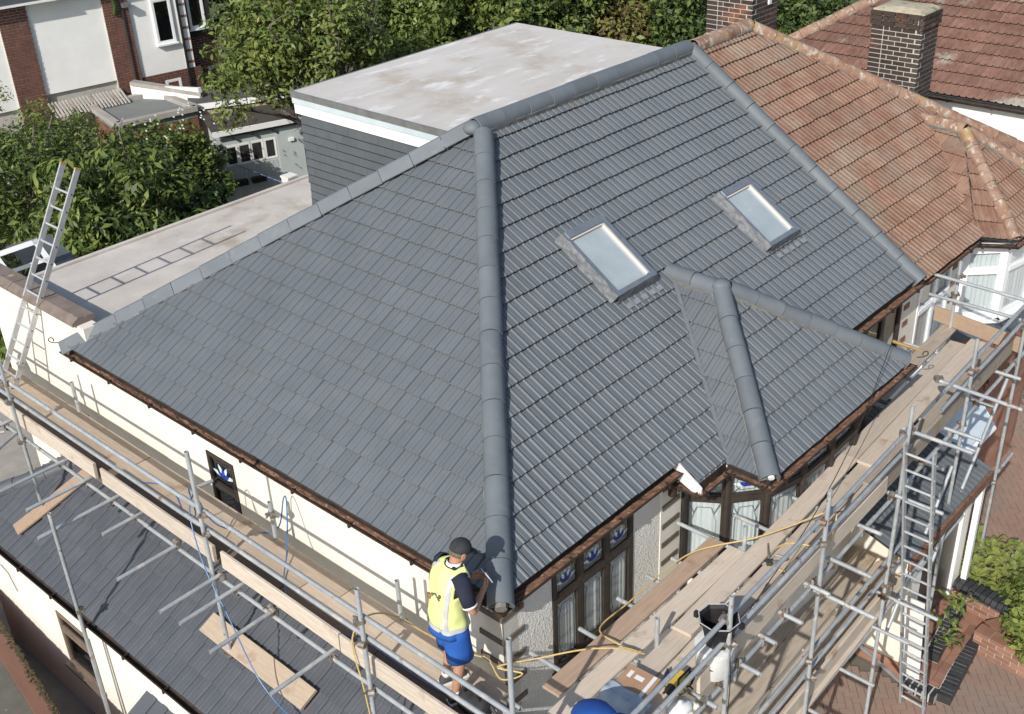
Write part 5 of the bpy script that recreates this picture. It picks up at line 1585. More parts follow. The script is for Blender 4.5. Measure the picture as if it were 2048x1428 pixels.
# trees behind the dormer
tree('cherry_tree', 'open-crowned olive green tree with bare grey branches left of the dormer', (12.5, 15.6, GZ), (10.75, 16.2, .2), (2.35, 2.0, 2.25), 120, 150, .5, .14, [L_olive, L_mid, L_bright, L_mid], asp=.42, droop=.35, limbs=34, trunk=.15, group='trees behind the dormer', twig=True)
bgspec = [((15.2, 20.5), (2.6, 2.2, 2.6), .8, [L_mid, L_bright], 'broad sunlit green tree just right of the open-crowned tree'),
          ((17.0, 17.5), (2.3, 2.1, 2.3), .4, [L_mid, L_mid, L_bright], 'rounded green tree behind the middle of the dormer roof'),
          ((19.5, 16.6), (2.1, 2.0, 2.3), .2, [L_mid, L_dark, L_bright], 'pale speckled tree beyond the far dormer corner'),
          ((21.6, 15.3), (1.7, 1.6, 1.9), -.5, [L_autumn, L_olive], 'reddish-leaved tree among the greens'),
          ((22.6, 12.8), (2.0, 2.0, 1.9), -.8, [L_dark, L_mid], 'dark tree left of the rear brick chimney'),
          ((20.3, 11.0), (1.9, 1.7, 1.3), -1.7, [L_bright, L_mid], 'low fresh green tree just behind the red ridge'),
          ((19.5, 22.5), (2.8, 2.6, 2.6), 0., [L_dark, L_mid], 'dark tall tree far behind the dormer'),
          ((24.5, 18.5), (2.8, 2.6, 2.4), -.5, [L_dark, L_mid, L_mid], 'far dark green tree at the top edge'),
          ((28.0, 14.5), (2.6, 2.6, 2.0), -1.6, [L_mid, L_dark], 'far rounded tree right of the top centre'),
          ((25.5, 9.2), (1.7, 1.7, 1.5), -2.3, [L_bright, L_mid], 'small green tree between the two chimneys'),
          ((31.0, 9.8), (2.4, 2.4, 1.8), -2.3, [L_dark, L_mid], 'dark tree beyond the little grey roof'),
          ((17.8, 26.5), (3.0, 2.6, 2.8), .2, [L_dark, L_mid], 'furthest dark tree at the top edge')]
for (x, y), rad, z, ms, lab in bgspec:
    tree('garden_tree', lab, (x, y, GZ), (x, y, z - 1.1), (rad[0] * 1.15, rad[1] * 1.15, rad[2] * 1.25), 80, 170, .62, .17, ms, asp=.5, group='trees behind the dormer', limbs=12)


# plants by the drive
def leafy_plant(label, c, n, ln, w, mats, spread=.5, up=.5, group='plants by the drive'):
    t = thing('leafy_plant', label, 'plant', (c[0], c[1], G), group)
    for k in range(n):
        a = random.uniform(0, 6.28); e = random.uniform(.25, 1.0)
        r0 = V((c[0] + random.uniform(-1, 1) * spread, c[1] + random.uniform(-1, 1) * spread * .8, c[2] + random.uniform(-.1, up)))
        d = V((math.cos(a), math.sin(a), .5 * e)); d.normalize()
        s_ = d.cross(V((0, 0, 1))).normalized(); L_ = ln * random.uniform(.6, 1.2)
        m = MB()
        mid = r0 + d * L_ * .5 + V((0, 0, .05)); tip = r0 + d * L_ + V((0, 0, -.1 * L_))
        pts = [r0, r0.lerp(mid, .6) + s_ * w * .5, mid + s_ * w * .45, tip, mid - s_ * w * .45, r0.lerp(mid, .6) - s_ * w * .5, mid + V((0, 0, -.02))]
        m.add(pts, [(0, 1, 6), (1, 2, 6), (2, 3, 6), (3, 4, 6), (4, 5, 6), (5, 0, 6)])
        m.build('leaf', random.choice(mats), t)
    MB().path([(c[0], c[1], G - .1), (c[0], c[1], c[2])], [.03, .02], 6).build('stem', M_bark, t)
    return t


leafy_plant('large-leaved lime green plant behind the low black-capped wall', (8.7, -1.62, G + .25), 260, .25, .1, [L_lime, L_bright, L_lime], spread=.55, up=.45)
tree('shrub', 'glossy green shrub at the right edge above the retaining wall', (8.15, -2.75, GZ), (8.1, -2.7, G + .5), (.85, .6, .5), 34, 220, .28, .085, [L_lime, L_bright, L_mid], asp=.55, limbs=6, trunk=.04, group='plants by the drive')
leafy_plant('thin weedy plant behind the ladder beside the porch', (7.05, -1.75, G + .35), 40, .22, .06, [L_mid, L_bright], spread=.18, up=.7)
gw_ = MB()
for k in range(160):
    c = V((7.9 + random.gauss(0, .5), -3.2 + random.gauss(0, .22), G)); a = random.uniform(0, 6.28)
    d = V((math.cos(a) * .04, math.sin(a) * .04, .07))
    gw_.add([c, c + V((.012, .008, 0)), c + d], [(0, 1, 2)])
tag(gw_.build('weeds', L_mid), 'tufts of green weeds in the joints of the drive', 'weeds', kind='stuff')
lw_ = MB()
lw_.poly([(-10, 10.6, GZ + .02), (60, 10.6, GZ + .02), (60, 60, GZ + .02), (-10, 60, GZ + .02)])
tag(lw_.build('back_gardens', mat('rough_lawn', (.06, .085, .025), (.09, .1, .04), scale=1.2, rough=.95, bump=.5, bscale=20, c3=(.1, .08, .05), s3=.5)), kind='structure')

# ------------------------------------------------------------------ the house across the gardens, top left
fh = thing('house', 'white panelled house with red brick pilasters at the upper left', 'house', (10.5, 26, G))
th = R_(-10)
fu_ = V((math.cos(th), math.sin(th), 0)); fn_ = V((math.sin(th), -math.cos(th), 0)); fo_ = V((8.94, 25.97, 0))
FPt = lambda a, z, k=0.: fo_ + fu_ * a + fn_ * k + V((0, 0, z))


def fbox(a0, a1, z0, z1, k0, k1, name, m, parent=None):
    return MB().obox(FPt((a0 + a1) / 2, (z0 + z1) / 2, (k0 + k1) / 2), fu_ * (a1 - a0) / 2, fn_ * (k1 - k0) / 2, V((0, 0, (z1 - z0) / 2))).build(name, m, parent or fh)


M_whr = mat('white_render', (.84, .84, .82), (.78, .78, .76), scale=2, rough=.8, bump=.15, bscale=60)
fbox(-4, 4.55, G - .3, .8, -.4, -.1, 'wall', M_mort)
fbox(.02, 2.1, -1.77, .8, -.1, -.02, 'white_panel', M_whr)
fbox(2.84, 4.3, -1.85, .8, -.1, -.02, 'white_panel', M_whr)
fbox(-3.0, -.78, -2.0, .8, -.1, -.02, 'white_panel', M_whr)
fbox(4.3, 4.56, -1.85, .8, -.1, .0, 'corner_strip', M_whr)
fbox(3.58, 4.05, -.93, .75, -.02, -.012, 'dark_interior', M_dark)


def brick_face(a0, a1, z0, z1, k, name='brickwork'):
    mb = MB()
    r = 0; z = z0
    while z < z1:
        a = a0 - (.11 if r % 2 else 0)
        while a < a1:
            x0, x1 = max(a, a0), min(a + .212, a1)
            if x1 - x0 > .03:
                kk = k + random.uniform(-.004, .004)
                mb.add([FPt(x0, z, kk), FPt(x1, z, kk), FPt(x1, z + .063, kk), FPt(x0, z + .063, kk)], [(0, 1, 2, 3)])
            a += .225
        z += .075; r += 1
    o = mb.build(name, M_brickm, fh)
    return tag(o, kind='stuff')


fbox(-.78, .02, -2.6, .8, -.1, .04, 'pilaster', M_mort); brick_face(-.78, .02, -2.6, .8, .052)
fbox(2.1, 2.84, -2.2, .8, -.1, .04, 'pilaster', M_mort); brick_face(2.1, 2.84, -2.2, .8, .052)
fbox(2.84, 4.75, G, -1.88, -.12, -.02, 'lower_wall', M_mort); brick_face(2.84, 4.75, -3.2, -1.88, -.008)
fbox(4.6, 7.2, G, -.95, -.55, -.45, 'lower_wall', M_mort); brick_face(4.6, 7.2, -2.9, -.95, -.438)
for k in range(7): fbox(4.29, 4.565, -1.7 + k * .34, -1.63 + k * .34, .0, .012, 'quoin', M_brickr)
fbox(4.28, 4.34, G, .8, .02, .08, 'downpipe', M_black)
fbox(2.62, 2.66, -2.2, .6, .06, .1, 'cable', M_lead_d)
MB().obox(FPt(2.75, .32, .14), fu_ * .12, fn_ * .08, V((0, 0, .06))).build('floodlight', M_trim, fh)
window(fh, FPt(0, 0, .03), fu_, fn_, [(3.58, 4.05)], -.93, .75, .28, fw=.06, fm=M_pvc, gl=M_glassd, curtain=False, tulip=False, lead=False)
window(fh, FPt(0, 0, -.01), fu_, fn_, [(3.6, 3.98)], -2.5, -2.13, None, fw=.06, fm=M_pvc, gl=M_glassd, curtain=False, tulip=False, lead=False)
window(fh, FPt(0, 0, -.44), fu_, fn_, [(5.2, 5.75)], -2.6, -2.1, None, fw=.06, fm=M_pvc, gl=M_glassd, curtain=False, tulip=False, lead=False)
window(fh, FPt(0, 0, -.2), fu_, fn_, [(4.75, 5.15)], -.72, .8, None, fw=.06, fm=M_pvc, gl=M_glassd, curtain=False, tulip=False, lead=False)
fbox(4.6, 5.4, -1.0, .9, -.5, -.22, 'bay', M_dark)
fbox(-4, .9, .8, .86, -.5, .35, 'soffit', M_white); fbox(-4, 7, .86, 1.4, -2, .32, 'roof_edge', M_slate)
# ivy stem on the pilaster
MB().path([FPt(2.4, .1, .1), FPt(2.45, .35, .12), FPt(2.4, .7, .1)], .07, 6).build('climber', L_dark, fh)

# outbuildings
ob = thing('garage', 'flat grey felt garage roof with pale kerb behind the shrubs', 'garage', (10.7, 24, G))
q = [(9.92, 25.4), (11.84, 24.98), (11.66, 22.65), (9.44, 23.15)]
MB().prism([V((x, y, G - .2)) for x, y in q], (0, 0, 2.38 - .0)).build('wall', M_brickm, ob)
MB().prism([V((x, y, -2.5)) for x, y in q], (0, 0, .2)).build('roof', mat('grey_felt', (.15, .165, .165), (.19, .2, .195), scale=1.5, rough=.8), ob)
for k in range(4):
    a, b = V((*q[k], -2.24)), V((*q[(k + 1) % 4], -2.24)); MB().beam(a, b, .2, .14).build('kerb', M_concrete, ob)
sq = thing('lean_to', 'corrugated lean-to roof with rusty leaves against the white panel', 'lean-to', (9.6, 25.5, G))
for k in range(22):
    a = FPt(.0 + k * .1, -2.0, .08); b = FPt(.0 + k * .1, -2.28, .75)
    MB().path([a, b], .035, 6).build('corrugation', mat('old_sheet_%d' % k, (.36, .34, .31), (.2, .15, .11), scale=4, rough=.9) if k % 6 == 0 else M_concrete, sq)
ob2 = thing('garage', 'pale block garage with white fascia and dark flat roof', 'garage', (12.7, 23, G))
q = [(12.3, 24.5), (13.46, 23.04), (13.0, 21.36), (11.8, 22.88)]
q[1] = (14.6, 23.9); q[2] = (14.0, 21.6)
MB().prism([V((x, y, G - .2)) for x, y in q], (0, 0, 2.4)).build('wall', mat('buff_block', (.42, .34, .24), (.36, .29, .2), scale=2, rough=.9), ob2)
MB().prism([V((x, y, -2.35)) for x, y in q], (0, 0, .14)).build('roof', mat('dark_felt', (.075, .075, .072), (.1, .1, .095), scale=2, rough=.8), ob2)
MB().beam(V((*q[3], -2.28)) + V((-.03, -.06, 0)), V((*q[2], -2.28)) + V((0, -.06, 0)), .05, .16).build('fascia', M_pvc, ob2)
bl_ = MB()
d_ = (V((*q[2], 0)) - V((*q[3], 0))); n_ = V((d_.y, -d_.x, 0)).normalized()
for r in range(8):
    for k in range(6):
        p = V((*q[3], -2.62 - r * .225)) + d_.normalized() * (k * .45 + (.22 if r % 2 else 0)) + n_ * .012
        MB().obox(p + d_.normalized() * .215 + V((0, 0, .1)), d_.normalized() * .214, n_ * .012, V((0, 0, .106))).build('block', MATS['buff_block'], ob2)
sq2 = thing('parapet_ramp', 'sloping concrete coping on a white wall between the two garages', 'wall', (11.9, 24.6, G))
MB().beam(V((11.3, 25.3, -1.85)), V((12.35, 23.3, -2.1)), .26, .1).build('coping', M_concrete, sq2)
MB().prism([(11.22, 25.3, G - .2), (11.34, 25.3, G - .2), (11.34, 25.3, -1.92), (11.22, 25.3, -1.92)], (1.0, -2.0, 0)).build('wall', M_white, sq2)

# grey garden shed
shd = thing('garden_shed', 'pale grey painted garden shed with dark felt roof and four windows', 'shed', (11.4, 20, G))
sA, sB = V((10.3, 19.78, 0)), V((12.62, 18.96, 0)); sC, sD = V((13.05, 20.3, 0)), V((10.95, 21.1, 0))
su_ = (sB - sA).normalized(); sn = V((su_.y, -su_.x, 0)); sLn = (sB - sA).length
M_shed = mat('pale_grey_paint', (.46, .5, .5), (.42, .46, .465), scale=2, rough=.6)
sZ = lambda p, z: V((p.x, p.y, z))
MB().prism([sZ(p, G - .2) for p in (sA, sB, sC, sD)], (0, 0, 2.65)).build('wall', M_shed, shd)
MB().prism([sZ(p, -2.05) for p in (sA + sn * .15 - su_ * .1, sB + sn * .15 + su_ * .1, sC + su_ * .1, sD - su_ * .1)], (0, 0, .06)).build('roof', mat('brown_felt', (.055, .045, .038), (.075, .062, .052), scale=3, rough=.9), shd)
MB().beam(sZ(sA + sn * .17 - su_ * .1, -2.06), sZ(sB + sn * .17 + su_ * .1, -2.06), .04, .14).build('fascia', M_white, shd)
for k in range(14): MB().obox(sZ(sA + su_ * (k + .5) * sLn * .68 / 14, -3.7) + sn * .008, su_ * (sLn * .68 / 28 - .004), sn * .008, V((0, 0, .62))).build('board', M_shed, shd)
for a0, a1 in ((.22, .5), (.56, .86), (.9, 1.2), (1.28, 1.55)):
    window(shd, sA, su_, sn, [(a0, a1)], -3.0, -2.5, None, fw=.035, fm=M_white, gl=M_glassd, curtain=False, tulip=False, lead=False, sill=False, room=False, depth=.03)
    MB().obox(sZ(sA + su_ * (a0 + a1) / 2, -2.75) + sn * .004, su_ * (a1 - a0) / 2, sn * .002, V((0, 0, .25))).build('dark_interior', M_dark, shd)
MB().obox(sZ(sA + su_ * 1.98, -3.5) + sn * .02, su_ * .36, sn * .02, V((0, 0, 1.15))).build('door', M_shed, shd)
MB().obox(sZ(sA + su_ * 1.72, -3.5) + sn * .05, su_ * .05, sn * .012, V((0, 0, .012))).build('door_handle', M_lead_d, shd)
MB().obox(sZ(sA + su_ * 2.0, -2.6) + sn * .06, su_ * .07, sn * .04, V((0, 0, .04))).build('letter_box', M_pvc, shd)
for a in (.42, .95, 1.5): MB().tube(sZ(sA + su_ * a, -2.22) + sn * .02, sZ(sA + su_ * a, -2.22) + sn * .16, .04, 8).build('lamp', M_black, shd)
for k, a in enumerate((.45, .95)):
    pt = thing('wall_planter', 'black trough planter below the %s shed windows' % ('left' if k == 0 else 'right'), 'planter', sZ(sA + su_ * a, -3.57) + sn * .1, 'planters on the shed')
    MB().obox(sZ(sA + su_ * a, -3.5) + sn * .1, su_ * .19, sn * .08, V((0, 0, .07))).build('trough', M_black, pt)
    MB().obox(sZ(sA + su_ * a, -3.425) + sn * .1, su_ * .17, sn * .065, V((0, 0, .006))).build('soil', M_moss, pt)
wb = thing('garden_box', 'white upright box standing at the edge of the flat roof by the shed', 'box', (10.9, 17.9, G))
MB().box(11.2, 11.5, 18.1, 18.4, G, -3.25).build('box_body', M_white, wb); MB().box(11.18, 11.52, 18.08, 18.42, -3.25, -3.2).build('lid', M_white, wb)
MB().box(11.7, 12.1, 18.0, 18.4, G, -3.7).build('side_panel', M_card, wb)
tag(MB().path([sZ(sA, -2.9) + sn * .2 + su_ * .3, V((11.2, 18.0, -3.4)), V((11.25, 17.9, -4.0))], .012, 5).build('washing_line', M_bhose), 'thin blue line strung across the shed windows', 'line')

# old window frames and glass sheet behind the parapet
wf = thing('old_window_frame', 'discarded white window frame leaning behind the brown coping', 'window frame', (1.35, 11.9, -1))
fc = V((1.33, 11.55, -.28)); fx_ = V((.9, -.25, .1)).normalized(); fz_ = V((-.25, .3, .92)).normalized()
for c, hx, hz in ((fc - fx_ * .32, .045, .42), (fc + fx_ * .32, .045, .42), (fc + fz_ * .38, .36, .04), (fc - fz_ * .38, .36, .04), (fc + fz_ * .05, .36, .03)):
    MB().obox(c, fx_ * hx, fz_ * hz, fx_.cross(fz_) * .03).build('frame_bar', M_pvc, wf)
MB().obox(fc, fx_ * .28, fz_ * .34, fx_.cross(fz_) * .004).build('pane', M_glassd, wf)
gs = tag(MB().obox(V((1.85, 11.9, -.45)), V((.34, -.1, .02)), V((-.14, .36, .34)), V((.02, -.1, .1)) * .06).build('glass_sheet', mat('dusty_glass', (.1, .115, .12), (.07, .08, .085), scale=4, rough=.15, spec=.7)), 'dusty dark glass sheet leaning beside the white window frame', 'glass')
for ob_ in (wf,):
    MB().box(1.1, 2.3, 11.6, 12.3, G, -.75).build('stand', M_brickm, ob_)

# little grey roof with black flue, blue cloth and trellis between the chimneys
lr = thing('garden_room', 'little grey-roofed white garden room between the chimneys', 'outbuilding', (22, 8, G))
ro = V((20.6, 8.9, -1.7))
MB().prism([ro, ro + V((2.0, -2.3, 0)), ro + V((4.0, -.5, .25)), ro + V((2.0, 1.9, .25))], (0, 0, .08)).build('roof', mat('grey_mineral_felt', (.17, .18, .185), (.23, .235, .24), scale=9, rough=.9), lr)
MB().prism([ro + V((.25, -.05, -3.2)), ro + V((2.0, -2.0, -3.2)), ro + V((3.7, -.5, -3.2)), ro + V((2.0, 1.6, -3.2))], (0, 0, 3.2)).build('wall', M_white, lr)
fl_ = tag(MB().path([ro + V((.35, -.2, -.3)), ro + V((.5, -.1, 1.3))], .07, 10).build('flue_pipe', M_black, smooth=True), 'black metal flue pipe beside the little grey roof', 'pipe')
tr_ = thing('trellis', 'weathered wooden trellis beside the rear brick chimney', 'trellis', (20.0, 9.8, G))
for k in range(5):
    MB().beam(V((19.6 + k * .22, 10.0 - k * .18, G)), V((19.6 + k * .22, 10.0 - k * .18, -1.7)), .03, .03).build('upright', M_wdark, tr_)
    MB().beam(V((19.6, 10.0, -1.75 - k * .22)), V((20.5, 9.28, -1.75 - k * .22)), .03, .03).build('lath', M_wdark, tr_)

# ------------------------------------------------------------------ people
M_skin = mat('skin', (.44, .24, .155), (.38, .2, .13), scale=8, rough=.55, spec=.35)
M_hiviz = mat('hi_vis_yellow', (.74, .8, .33), (.66, .72, .27), scale=6, rough=.7)
M_reflect = mat('silver_reflective', (.62, .63, .63), (.54, .55, .56), scale=10, rough=.35, metallic=.2)
M_navys = mat('navy_cotton', (.012, .016, .032), (.02, .025, .045), scale=9, rough=.9)
M_blues = mat('bright_blue_cotton', (.02, .11, .42), (.015, .085, .34), scale=3, rough=.8)
M_capm = mat('charcoal_cap', (.022, .024, .027), (.04, .042, .045), scale=12, rough=.85)
M_shoe = mat('grey_trainer', (.05, .05, .052), (.09, .088, .085), scale=9, rough=.8)
M_hair = mat('grey_stubble', (.16, .13, .1), (.1, .08, .065), scale=40, rough=.9)


def skin_body(parent, verts, edges, radii, xf):
    me = bpy.data.meshes.new('body')
    me.from_pydata([tuple(v) for v in verts], edges, [])
    me.materials.append(M_skin)
    o = place(me, 'body', None, parent, wl(parent))
    o.rotation_euler = (0, 0, xf)
    sk_ = o.modifiers.new('skin', 'SKIN')
    for i, r in enumerate(radii):
        d = me.skin_vertices[0].data[i]
        d.radius = (r, r) if not isinstance(r, tuple) else r
        d.use_root = (i == 0)
    ss = o.modifiers.new('sub', 'SUBSURF'); ss.levels = 2; ss.render_levels = 2
    sk_.use_smooth_shade = True
    return o


class Figure:
    """a clothed figure. J = joint positions (x forward, y to the person's left, z up from the soles)"""

    def __init__(s, name, label, loc, yaw, J):
        s.t = thing(name, label, 'person', loc)
        s.loc = V(loc); s.yaw = yaw; s.R = Matrix.Rotation(yaw, 3, 'Z'); s.J = {k: V(v) for k, v in J.items()}
        s.body()

    def W(s, p): return s.loc + s.R @ V(p)

    def body(s):
        J = s.J
        vs_, es, rs = [], [], []

        def chain(start, pts):
            prev = start
            for p, r in pts:
                vs_.append(V(p)); rs.append(r); i = len(vs_) - 1
                if prev is not None: es.append((prev, i))
                prev = i
            return prev
        chain(None, [(J['pelvis'], (.13, .11))])
        sp_ = chain(0, [(J['spine'], (.13, .1)), (J['chest'], (.145, .105))])
        nk = chain(sp_, [(J['neck'], .06), (J['skull0'], .066), (J['head'], (.078, .092)), (J['crown'], (.06, .07))])
        for sd in ('l', 'r'):
            k = 1 if sd == 'l' else -1
            sh_ = chain(sp_, [(J['sh_' + sd], .062), (J['sh_' + sd].lerp(J['el_' + sd], .5), .05), (J['el_' + sd], .041), (J['el_' + sd].lerp(J['wr_' + sd], .35), .042), (J['wr_' + sd], .027)])
            w, hnd = J['wr_' + sd], J['ha_' + sd]
            d = (hnd - w).normalized()
            acr = J.get('ac_' + sd, V((0, 0, 1)))
            acr = (acr - d * acr.dot(d)).normalized()
            cur = J.get('cu_' + sd, d.cross(acr))
            pm = chain(sh_, [(w + d * .05, (.03, .018))])
            for q, (o_, l) in enumerate(((.030, .075), (.010, .085), (-.010, .08), (-.03, .062))):
                b = w + d * .085 + acr * o_
                chain(pm, [(b, .0105), (b + d * l * .45 + cur * l * .12, .0095), (b + d * l * .7 + cur * l * .5, .0085), (b + d * l * .7 + cur * l * .75, .0075)])
            b = w + d * .035 + acr * .03
            chain(pm, [(b + acr * .015, .013), (b + acr * .035 + d * .03 + cur * .012, .011), (b + acr * .04 + d * .06 + cur * .025, .009)])
            hp = chain(0, [(J['hip_' + sd], .088), (J['hip_' + sd].lerp(J['kn_' + sd], .5), .078), (J['kn_' + sd], .055), (J['kn_' + sd].lerp(J['an_' + sd], .32), .058), (J['an_' + sd], .036), (J['an_' + sd] + V((.06, 0, -.035)), (.035, .03)), (J['an_' + sd] + V((.15, k * .012, -.055)), (.038, .02))])
        s.b = skin_body(s.t, vs_, es, rs, s.yaw)

    def part(s, mb, name, m, parent=None, smooth='all'):
        mb.v = [tuple(s.W(p)) for p in mb.v]
        return mb.build(name, m, parent or s.t, smooth=smooth)

    def limb(s, pts, rads, name, m, n=14, parent=None, wr=.0):
        """sleeve or trouser leg around a limb"""
        P = [V(p) for p in pts]
        mb = MB(); rings = []
        for i, p in enumerate(P):
            d = (P[min(i + 1, len(P) - 1)] - P[max(i - 1, 0)]).normalized()
            a = d.cross(V((0, 1, 0)));
            if a.length < .1: a = d.cross(V((1, 0, 0)))
            a.normalize(); b = d.cross(a)
            r = rads[i] if isinstance(rads[i], tuple) else (rads[i], rads[i])
            rings.append([p + a * math.cos(k * 2 * math.pi / n) * (r[0] + 2 * wr * mnoise.noise(V((k * .9, i * .6, 3)))) + b * math.sin(k * 2 * math.pi / n) * (r[1] + 2 * wr * mnoise.noise(V((k * .9, i * .6, 7)))) for k in range(n)])
        mb.loft(rings, cap=False)
        o = s.part(mb, name, m, parent)
        so = o.modifiers.new('cloth', 'SOLIDIFY'); so.thickness = .008
        return o


def torso_fn(J, zs):
    """garment surface around the spine: rings (height, forward shift, half depth, half width)"""
    def f(t, u):
        u = max(0, min(len(zs) - 1.0001, u)); i = int(u); w = u - i
        a, b = zs[i], zs[i + 1]
        z, x, rx, ry = [a[k] * (1 - w) + b[k] * w for k in range(4)]
        c_, s_ = math.cos(t), math.sin(t)
        c_ = math.copysign(abs(c_) ** .85, c_); s_ = math.copysign(abs(s_) ** .85, s_)
        fold = .007 * math.sin(t * 5 + z * 21 + 2 * mnoise.noise(V((t, z * 6, 1)))) + .014 * mnoise.noise(V((math.cos(t) * 2.2, math.sin(t) * 2.2, z * 8)))
        return V((x + c_ * (rx + fold), s_ * (ry + fold), z))
    return f


# ---- the worker photographing the roof
J1 = dict(pelvis=(0, 0, .94), spine=(.01, 0, 1.1), chest=(.05, 0, 1.3), neck=(.1, 0, 1.455), skull0=(.13, 0, 1.52), head=(.165, 0, 1.6), crown=(.175, 0, 1.665),
          sh_l=(.07, .185, 1.395), sh_r=(.07, -.185, 1.395), el_l=(.1, .28, 1.11), el_r=(.11, -.28, 1.1), wr_l=(.3, .1, 1.14), wr_r=(.31, -.1, 1.13), ha_l=(.39, .05, 1.18), ha_r=(.4, -.045, 1.17),
          ac_l=(0, .2, 1), ac_r=(0, -.2, 1), cu_l=(.1, -1, 0), cu_r=(.1, 1, 0),
          hip_l=(0, .095, .9), hip_r=(0, -.095, .9), kn_l=(.05, .12, .49), kn_r=(.03, -.12, .49), an_l=(-.02, .13, .085), an_r=(-.06, -.13, .085))
PLOC = (-.42, .255, DK + .004)
w1 = Figure('person', 'worker in yellow hi-vis vest, blue shorts and dark cap looking at a phone', PLOC, R_(-18), J1)
zs = [(.86, .0, .165, .205), (.96, .0, .16, .2), (1.08, .005, .15, .192), (1.2, .02, .15, .2), (1.32, .04, .15, .212), (1.4, .055, .135, .205), (1.45, .075, .105, .165), (1.485, .095, .08, .1)]
f = torso_fn(J1, zs)
# navy polo under the vest
zp = [(.9, .0, .15, .19), (1.1, .01, .14, .182), (1.3, .04, .14, .2), (1.41, .06, .12, .2), (1.47, .09, .072, .085), (1.5, .1, .066, .07)]
fp = torso_fn(J1, zp)
n_ = 28
mb = MB().loft([[fp(k * 2 * math.pi / n_, u * .5) for k in range(n_)] for u in range(11)], cap=False)
w1.part(mb, 'polo_shirt', M_navys)
for sd, k in (('l', 1), ('r', -1)):
    a, e = w1.J['sh_' + sd], w1.J['el_' + sd]
    sl_o = w1.limb([a + V((0, -k * .05, .02)), a, a.lerp(e, .35), a.lerp(e, .72)], [.082, .082, .072, .07], 'sleeve', M_navys, wr=.006)
    w1.limb([a.lerp(e, .7), a.lerp(e, .76)], [.0725, .0725], 'white_cuff', M_white)
mb = MB().loft([ellring((.098, 0, 1.488), .074, .078, n=18), ellring((.11, 0, 1.515), .07, .072, n=18)], cap=False); w1.part(mb, 'white_collar', M_white)
# vest with armholes: front and back panels leave the sides open above the chest
ves = MB(); NV, NU = 40, 28
idx = {}
for u in range(NU + 1):
    for k in range(NV): idx[(k, u)] = f(k * 2 * math.pi / NV, u * 7 / NU)
for u in range(NU):
    for k in range(NV):
        t = (k + .5) * 2 * math.pi / NV
        side = abs(math.sin(t)); uu = (u + .5) * 7 / NU
        if side > .93 and 3.6 < uu < 6.0: continue
        if math.cos(t) > .93 and uu > 4.8: continue
        ves.add([idx[(k, u)], idx[((k + 1) % NV, u)], idx[((k + 1) % NV, u + 1)], idx[(k, u + 1)]], [(0, 1, 2, 3)])
vo = w1.part(ves, 'hi_vis_vest', M_hiviz); so = vo.modifiers.new('cloth', 'SOLIDIFY'); so.thickness = .006


def band(t0, t1, u0, u1, name='reflective_band', m=None, off=.006, nt=24, nu=10):
    mb = MB()
    g_ = []
    for i in range(nt + 1):
        row = []
        for j in range(nu + 1):
            t = t0 + (t1 - t0) * i / nt; u = u0 + (u1 - u0) * j / nu
            p = f(t, u); c = V((.03, 0, p.z)); d = (p - c); d.z = 0; d.normalize()
            row.append(p + d * off)
        g_.append(row)
    for i in range(nt):
        for j in range(nu): mb.add([g_[i][j], g_[i + 1][j], g_[i + 1][j + 1], g_[i][j + 1]], [(0, 1, 2, 3)])
    return w1.part(mb, name, m or M_reflect, vo)


band(0, 2 * math.pi, .05, .55, nt=48, nu=3)
for t in (math.pi * .72, math.pi * 1.28, math.pi * .25, math.pi * 1.75): band(t - .14, t + .14, .5, 6.3, nt=5, nu=26)
# emblem on the back: a little roof line with swirl of lettering
M_emb1, M_emb2, M_emb3 = mat('emblem_blue', (.1, .13, .2)), mat('emblem_brown', (.3, .17, .05)), mat('emblem_green', (.12, .12, .03))
def back(t, u, off=.009):
    p = f(t, u); c = V((.03, 0, p.z)); d = (p - c); d.z = 0; d.normalize(); return p + d * off
P_ = math.pi
for pts, m_, r in (([back(P_ + .42, 3.1), back(P_ + .12, 3.45), back(P_ - .1, 3.15)], M_emb1, .009), ([back(P_ - .02, 3.2), back(P_ - .15, 2.9), back(P_ - .3, 2.75), back(P_ - .33, 2.5)], M_emb2, .014), ([back(P_ - .18, 3.0), back(P_ - .34, 2.85)], M_emb3, .013), ([back(P_ + .42, 3.45), back(P_ + .46, 3.75)], M_emb3, .013), ([back(P_ - .1, 2.8), back(P_ - .24, 2.6)], M_emb2, .011)):
    mb = MB().path(pts, r, 6); w1.part(mb, 'emblem', m_, vo)
# shorts
zsh = [(.79, -.01, .165, .205), (.87, -.005, .165, .208), (.95, .0, .155, .195), (1.02, .0, .148, .187)]
fs_ = torso_fn(J1, zsh)
mb = MB().loft([[fs_(k * 2 * math.pi / n_, u * .5) for k in range(n_)] for u in range(7)], cap=False)
so_ = w1.part(mb, 'shorts', M_blues); so_.modifiers.new('cloth', 'SOLIDIFY').thickness = .008
for sd in ('l', 'r'):
    h, kn = w1.J['hip_' + sd], w1.J['kn_' + sd]
    k = 1 if sd == 'l' else -1
    w1.limb([h + V((0, -k * .0, -.04)), h.lerp(kn, .35), h.lerp(kn, .7), h.lerp(kn, .98)], [(.132, .108), (.128, .112), (.128, .118), (.132, .122)], 'shorts_leg', M_blues, wr=.008, parent=so_)
